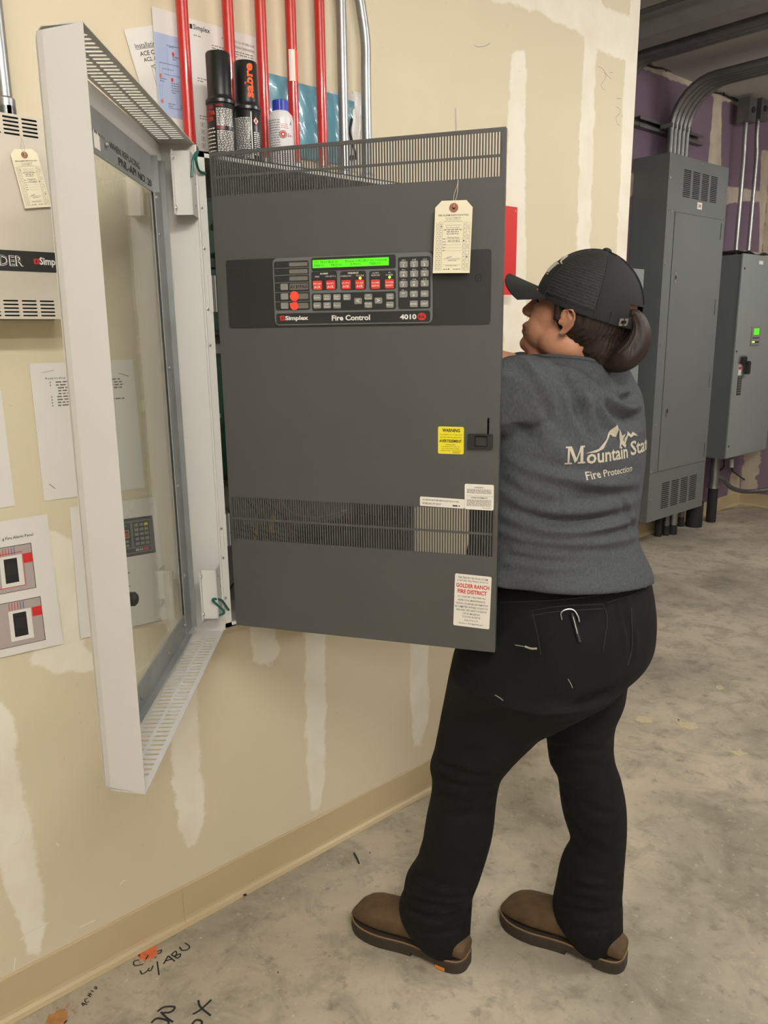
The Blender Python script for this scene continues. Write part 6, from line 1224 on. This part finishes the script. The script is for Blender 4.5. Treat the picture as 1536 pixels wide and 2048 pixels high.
# torso core, arms, legs below the clothes
loft(g, [(r[0], r[1] * .80, r[2] * .78, 2.2) for r in interp_rings(RG[2:], 2)], BM)
loft(g, [(r[0], r[1] * .80, r[2] * .80, 2.2) for r in interp_rings([ring(*q, .80, 2.3) for q in pel], 2)], BM)
for LR in (LL, RL): P = [ring(*q, 1.0)[0] for q in LR[1:-1:3]]; limb(g, P, [.055] + [.045] * (len(P) - 2) + [.035], BM, 14)
limb(g, [TC + np.array([.0, -.09, .01]), SL, (SL + EL) / 2, EL, (EL * .45 + HL_ * .55), HL_], [.06, .055, .046, .039, .034, .024], BM)
limb(g, [TC + np.array([-.01, .09, .02]), SR, (SR + ER_) / 2, ER_, (ER_ * .45 + HR_ * .55), HR_], [.06, .050, .046, .041, .036, .025], BM)
def hand(g, wrist, fwd, palm, side):
    """fwd: towards fingertips, palm: direction the palm faces, side: +1 when the thumb is on cross(fwd, palm)"""
    fwd = _n(fwd); palm = _n(palm - fwd * (palm @ fwd)); sd = np.cross(fwd, palm) * side
    c_ = wrist + fwd * .045; M3 = np.array([fwd, sd, palm])
    g.ell(c_, (.047, .039, .015), BM, 16, ID, rot=M3.T); g.ell(wrist + fwd * .006, (.024, .025, .017), BM, 12, ID, rot=M3.T)
    for k, (off, ln) in enumerate(((.028, .070), (.010, .079), (-.009, .073), (-.027, .058))):
        p = wrist + fwd * (.078 - abs(k - 1.3) * .004) + sd * off; P = [p - fwd * .02, p]; a = .30
        for q, part in enumerate((.45, .30, .25)): d = fwd * math.cos(a) + palm * math.sin(a) + sd * (.10 * (1 - k)) * .5; p = p + _n(d) * ln * part; P.append(p); a += .48 + .06 * k
        rr_ = [.0095, .0092, .0086, .0078, .0066]; g.tube(P, rr_, BM, 10)
        g.ell(P[-1], (.0066,) * 3, BM, 8, ID)
    p = wrist + fwd * .022 + sd * .026; P = [wrist + fwd * .012 + sd * .010, p, p + fwd * .024 + sd * .018 + palm * .010, p + fwd * .048 + sd * .022 + palm * .024, p + fwd * .064 + sd * .016 + palm * .034]; g.tube(P, [.014, .0125, .0108, .0095, .0078], BM, 10); g.ell(P[-1], (.0078,) * 3, BM, 8, ID)
hand(g, HL_, HL_ - EL + np.array([-.05, 0, 0]), np.array([0, 1.0, -.3]), 1); hand(g, HR_, HR_ - ER_ + np.array([-.06, 0, .0]), np.array([0, -1.0, -.3]), -1)
v, f = remesh(g, .0034, 3, .5)
go = G(); go.add(v, f, SKIN); body = go.build('body', pr, True); body.data.materials.append(LIP)
loc = np.array([(HD.M @ (p - HD.o)) / HS for p in v])
for p in body.data.polygons:
    c_ = np.mean([tuple(body.data.vertices[i].co) for i in p.vertices[:3]], axis=0) + np.array([.62, 1.30, 0]); q = (HD.M @ (c_ - HD.o)) / HS
    if q[0] > .098 and abs(q[1]) < .019 and -.054 < q[2] < -.030: p.material_index = 1
# earring, eye, lashes, brows
g = G(HD); g.ell((.002, .0792, -.020), (.0022, .0022, .0022), STEEL, 10); g.build('stud_earring', pr, True)['label'] = 'small silver stud earring'
EYEW = mat('eye_white', (214, 206, 198), .25); IRIS = mat('brown_iris', (60, 38, 26), .2)
for s_ in (1, -1):
    g = G(HD); g.ell((.0725, s_ * .030, .0145), (.0122, .0122, .0110), EYEW, 14); g.ell((.0825, s_ * .031, .0145), (.0030, .0058, .0058), IRIS, 10); g.build('eye', pr, True)
    g = G(HD); g.tube(bez([(.085, s_ * .018, .019), (.0885, s_ * .028, .024), (.083, s_ * .040, .022), (.076, s_ * .045, .017)], 14), .0020, HAIR, 6); g.build('eyelashes', pr, True)
    g = G(HD); g.tube(bez([(.093, s_ * .012, .033), (.092, s_ * .026, .037), (.083, s_ * .042, .034)], 12), [.0028] * 3 + [.0026] * 9 + [.0015] * 1 if 0 else .0024, HAIR, 6); g.build('eyebrow', pr, True)
# --- hair under the cap, ponytail
g = G(HD); g.ell((-.022, 0, .016), (.078, .077, .070), HAIR, 28); g.ell((-.052, 0, -.022), (.046, .056, .055), HAIR, 20); g.ell((-.060, 0, -.055), (.030, .040, .036), HAIR, 16)
for s_ in (1, -1): g.tube(bez([(.040, s_ * .064, .045), (.026, s_ * .072, .030), (.021, s_ * .073, .012), (.019, s_ * .071, -.002)], 12), [.013] * 4 + [.010] * 4 + [.007] * 3 + [.004] * 2 if False else .0085, HAIR, 8)
v, f = remesh(g, .004, 3); lo_ = np.array([(HD.M @ (p - HD.o)) / HS for p in v]); N_ = vnorm(v, f); v = v + N_ * (.0010 * np.sin(lo_[:, 1] * 900 + lo_[:, 0] * 260))[:, None]; hr = mk('hair', v, f, HAIR, pr, 'dark brown hair gathered at the nape')
DP = 1.60
pc = [(1255, 632), (1268, 630), (1279, 648), (1279, 672), (1268, 698), (1246, 718), (1222, 728), (1204, 728)]; pw = [.008, .014, .019, .026, .031, .030, .020, .006]
PP = bez([PV(x, y, DP + (.0 if i < 6 else .01 * (i - 5))) for i, (x, y) in enumerate(pc)], 42); PR_ = bez([(a, 0, 0) for a in pw], 42)[:, 0]
g = G(); n = 40; T_ = np.gradient(PP, axis=0); T_ /= np.linalg.norm(T_, axis=1, keepdims=True); V = []
for i in range(len(PP)):
    b_ = EF; a_ = _n(np.cross(T_[i], b_))
    for j in range(n): t = 2 * math.pi * j / n; rr_ = PR_[i] * (1 + .045 * math.sin(j * 7.1) + .03 * math.sin(j * 3.3 + 1)); V.append(PP[i] + a_ * rr_ * math.cos(t) * .82 + b_ * rr_ * math.sin(t))
k = len(PP); g.add(V, [(i * n + j, i * n + (j + 1) % n, (i + 1) * n + (j + 1) % n, (i + 1) * n + j) for i in range(k - 1) for j in range(n)] + [tuple(range(n))[::-1], tuple(range((k - 1) * n, k * n))], HAIR, ID); g.build('ponytail', hr, True)
# --- cap
CC = (-.006, 0, .030); CR = (.105, .086, .103)
def dome(t, u, ex=0.0):
    """t: angle from forehead (0) to back (pi), left positive; u: 0 rim to 1 crown"""
    e = math.pi / 2 * u; return (CC[0] + (CR[0] + ex) * math.cos(t) * math.cos(e), CC[1] + (CR[1] + ex) * math.sin(t) * math.cos(e), CC[2] + (CR[2] + ex) * max(0.0, math.sin(e)) ** .92 - .006 * (1 - math.cos(t)) * (1 - u))
cap = bpy.data.objects.new('cap', None)
def dome_patch(t0, t1, u0, u1, ex, m, name, parent, nt=20, nu=14, th=.0015):
    V = [HD.w(dome(t0 + (t1 - t0) * i / nt, u0 + (u1 - u0) * j / nu, e_)) for e_ in (ex, ex - th) for i in range(nt + 1) for j in range(nu + 1)]; K = (nt + 1) * (nu + 1); q = nu + 1
    F = [(i * q + j, (i + 1) * q + j, (i + 1) * q + j + 1, i * q + j + 1) for i in range(nt) for j in range(nu)]; F2 = [tuple(a + K for a in x)[::-1] for x in F]
    E_ = [i * q for i in range(nt + 1)] + [nt * q + j for j in range(1, nu + 1)] + [i * q + nu for i in range(nt - 1, -1, -1)] + [j for j in range(nu - 1, 0, -1)]
    g = G(); g.add(V, F + F2 + [(E_[a], E_[(a + 1) % len(E_)], E_[(a + 1) % len(E_)] + K, E_[a] + K) for a in range(len(E_))], m); return g.build(name, parent, True)
bpy.data.objects.remove(cap)
PI = math.pi
capo = dome_patch(-PI, PI, .22, 1.0, 0.0, CAPM, 'cap', pr, 64, 22); capo['label'] = 'black baseball cap with mesh side panels'
for a0, a1 in ((-.95 * PI + .35, 0), (0, .95 * PI - .35)): dome_patch(a0, a1, 0.0, .24, 0.0003, CAPM, 'cap_rim', capo, 40, 4)
for a0, a1 in ((.30 * PI, .63 * PI), (-.63 * PI, -.30 * PI)): dome_patch(a0, a1, .06, .93, .0014, MESH, 'mesh_panel', capo, 20, 20, .001)
for t in (0, .30 * PI, .63 * PI, PI, -.30 * PI, -.63 * PI):
    g = G(); g.tube([HD.w(dome(t, u, .0016)) for u in np.linspace(.24 if abs(t) > 3 else .02, 1.0, 20)], .0012, CAPM, 6); g.build('panel_seam', capo, True)
g = G(HD); g.ell((CC[0], 0, CC[2] + CR[2] + .002), (.0085, .0085, .005), CAPM, 14); g.build('top_button', capo, True)
# fine threads of the mesh panels
g = G(); THR = mat('mesh_thread', (74, 74, 74), .5)
for a0, a1 in ((.31 * PI, .62 * PI), (-.62 * PI, -.31 * PI)):
    for u in np.linspace(.08, .90, 26): g.tube([HD.w(dome(t, u, .0022)) for t in np.linspace(a0, a1, 12)], .00055, THR, 4)
o = g.build('mesh_threads', capo); o['kind'] = 'stuff'
# back strap with buckle
g = G(); g.tube([HD.w(dome(t, .03, .0012)) for t in np.linspace(.72 * PI, 1.28 * PI, 24)], .0001, CAPM, 4)
dome_patch(.72 * PI, 1.28 * PI, -.02, .10, .0022, CAPM, 'back_strap', capo, 20, 3)
g = G(); a_ = HD.w(dome(.80 * PI, .04, .004)); nn = _n(a_ - HD.w(CC)); ff = Fr(a_, np.cross(Zu, nn), np.cross(nn, np.cross(Zu, nn))); g = G(ff); g.plate(rrect(-.010, -.007, .010, .007, .002), [rrect(-.006, -.003, .006, .003, .001)], .002, STEEL, z=.0015); g.box((-.001, -.007, .001), (.001, .007, .0035), DARK); g.build('buckle', capo)
# brim
V = []; ni, nj = 20, 8
for e_ in (.0, -.0028):
    for i in range(ni + 1):
        t = -1.02 + 2.04 * i / ni
        for j in range(nj + 1):
            s_ = j / nj; c0 = np.array(dome(t, 0.05, -.004)); ext = .076 * max(0.0, math.cos(t * .93)) ** .55 * s_
            p = c0 + np.array([ext, math.sin(t) * .012 * s_, 0]); p[2] += -.028 * (abs(p[1]) / .075) ** 1.5 * s_ ** .7 + .010 * s_ + e_; V.append(HD.w(p))
K = (ni + 1) * (nj + 1); q = nj + 1; F = [(i * q + j, (i + 1) * q + j, (i + 1) * q + j + 1, i * q + j + 1) for i in range(ni) for j in range(nj)]
E_ = [i * q for i in range(ni + 1)] + [ni * q + j for j in range(1, nj + 1)] + [i * q + nj for i in range(ni - 1, -1, -1)] + [j for j in range(nj - 1, 0, -1)]
g = G(); g.add(V, F + [tuple(a + K for a in x)[::-1] for x in F] + [(E_[a], E_[(a + 1) % len(E_)], E_[(a + 1) % len(E_)] + K, E_[a] + K) for a in range(len(E_))], CAPM); g.build('brim', capo, True)
# embroidered emblem on the cap front (white angular strokes)
g = G(); EMB = mat('cap_embroidery', (196, 190, 172), .8)
def ds(pts, r=.0016): g.tube([HD.w(dome(t, u, .0004)) for t, u in bez([(a, b, 0) for a, b in pts], 6 * (len(pts) - 1))[:, :2]], r, EMB, 6)
for k in range(5): ds([(.22 + .09 * k, .26), (.27 + .09 * k, .40)], .0014)
ds([(.12, .44), (.34, .52), (.45, .46), (.55, .54), (.66, .44), (.82, .42)], .0016); ds([(.22, .42), (.70, .40)], .0012); ds([(.18, .24), (.64, .24)], .0010); g.build('cap_emblem', capo, True)
# --- pen and clip in the back pocket, paint smudge
a_, na = cam_hit(tb, 1140, 1240); ffp = Fr(a_ + na * .004, np.cross(Zu, na), np.cross(na, np.cross(Zu, na)))
pk = thing('pocket_clip', 'silver ring clip with a black pen hanging at the back trouser pocket', 'clip', a_); PPX = lambda x, y, o_=.005: (lambda h: h[0] + h[1] * o_)(cam_hit(tb, x, y))
g = G(); g.tube(bez([PPX(1124, 1240), PPX(1122, 1227), PPX(1132, 1219), PPX(1146, 1221), PPX(1155, 1234), PPX(1157, 1244)], 20), .0016, STEEL, 7); g.build('ring', pk, True)
g = G(); g.tube([PPX(1142, 1228, .008), PPX(1150, 1256, .008), PPX(1157, 1284, .008)], .0034, DARK, 8); g.tube([PPX(1144, 1234, .0118), PPX(1152, 1268, .0118)], .0008, STEEL, 5); g.build('pen', pk, True)
PNT = mat('dried_paint', (178, 172, 158), .8)
for pts, r in ((((1050, 1293), (1062, 1297), (1074, 1297)), .0022), (((990, 1390), (1000, 1396), (1006, 1401)), .0009), (((1136, 1358), (1142, 1368), (1145, 1376)), .0007), (((1030, 1290), (1048, 1293)), .0008)): surf_line(tb, pts, r, PNT, -.0002, 10).build('paint_smudge', tro, True)
#==PART5==
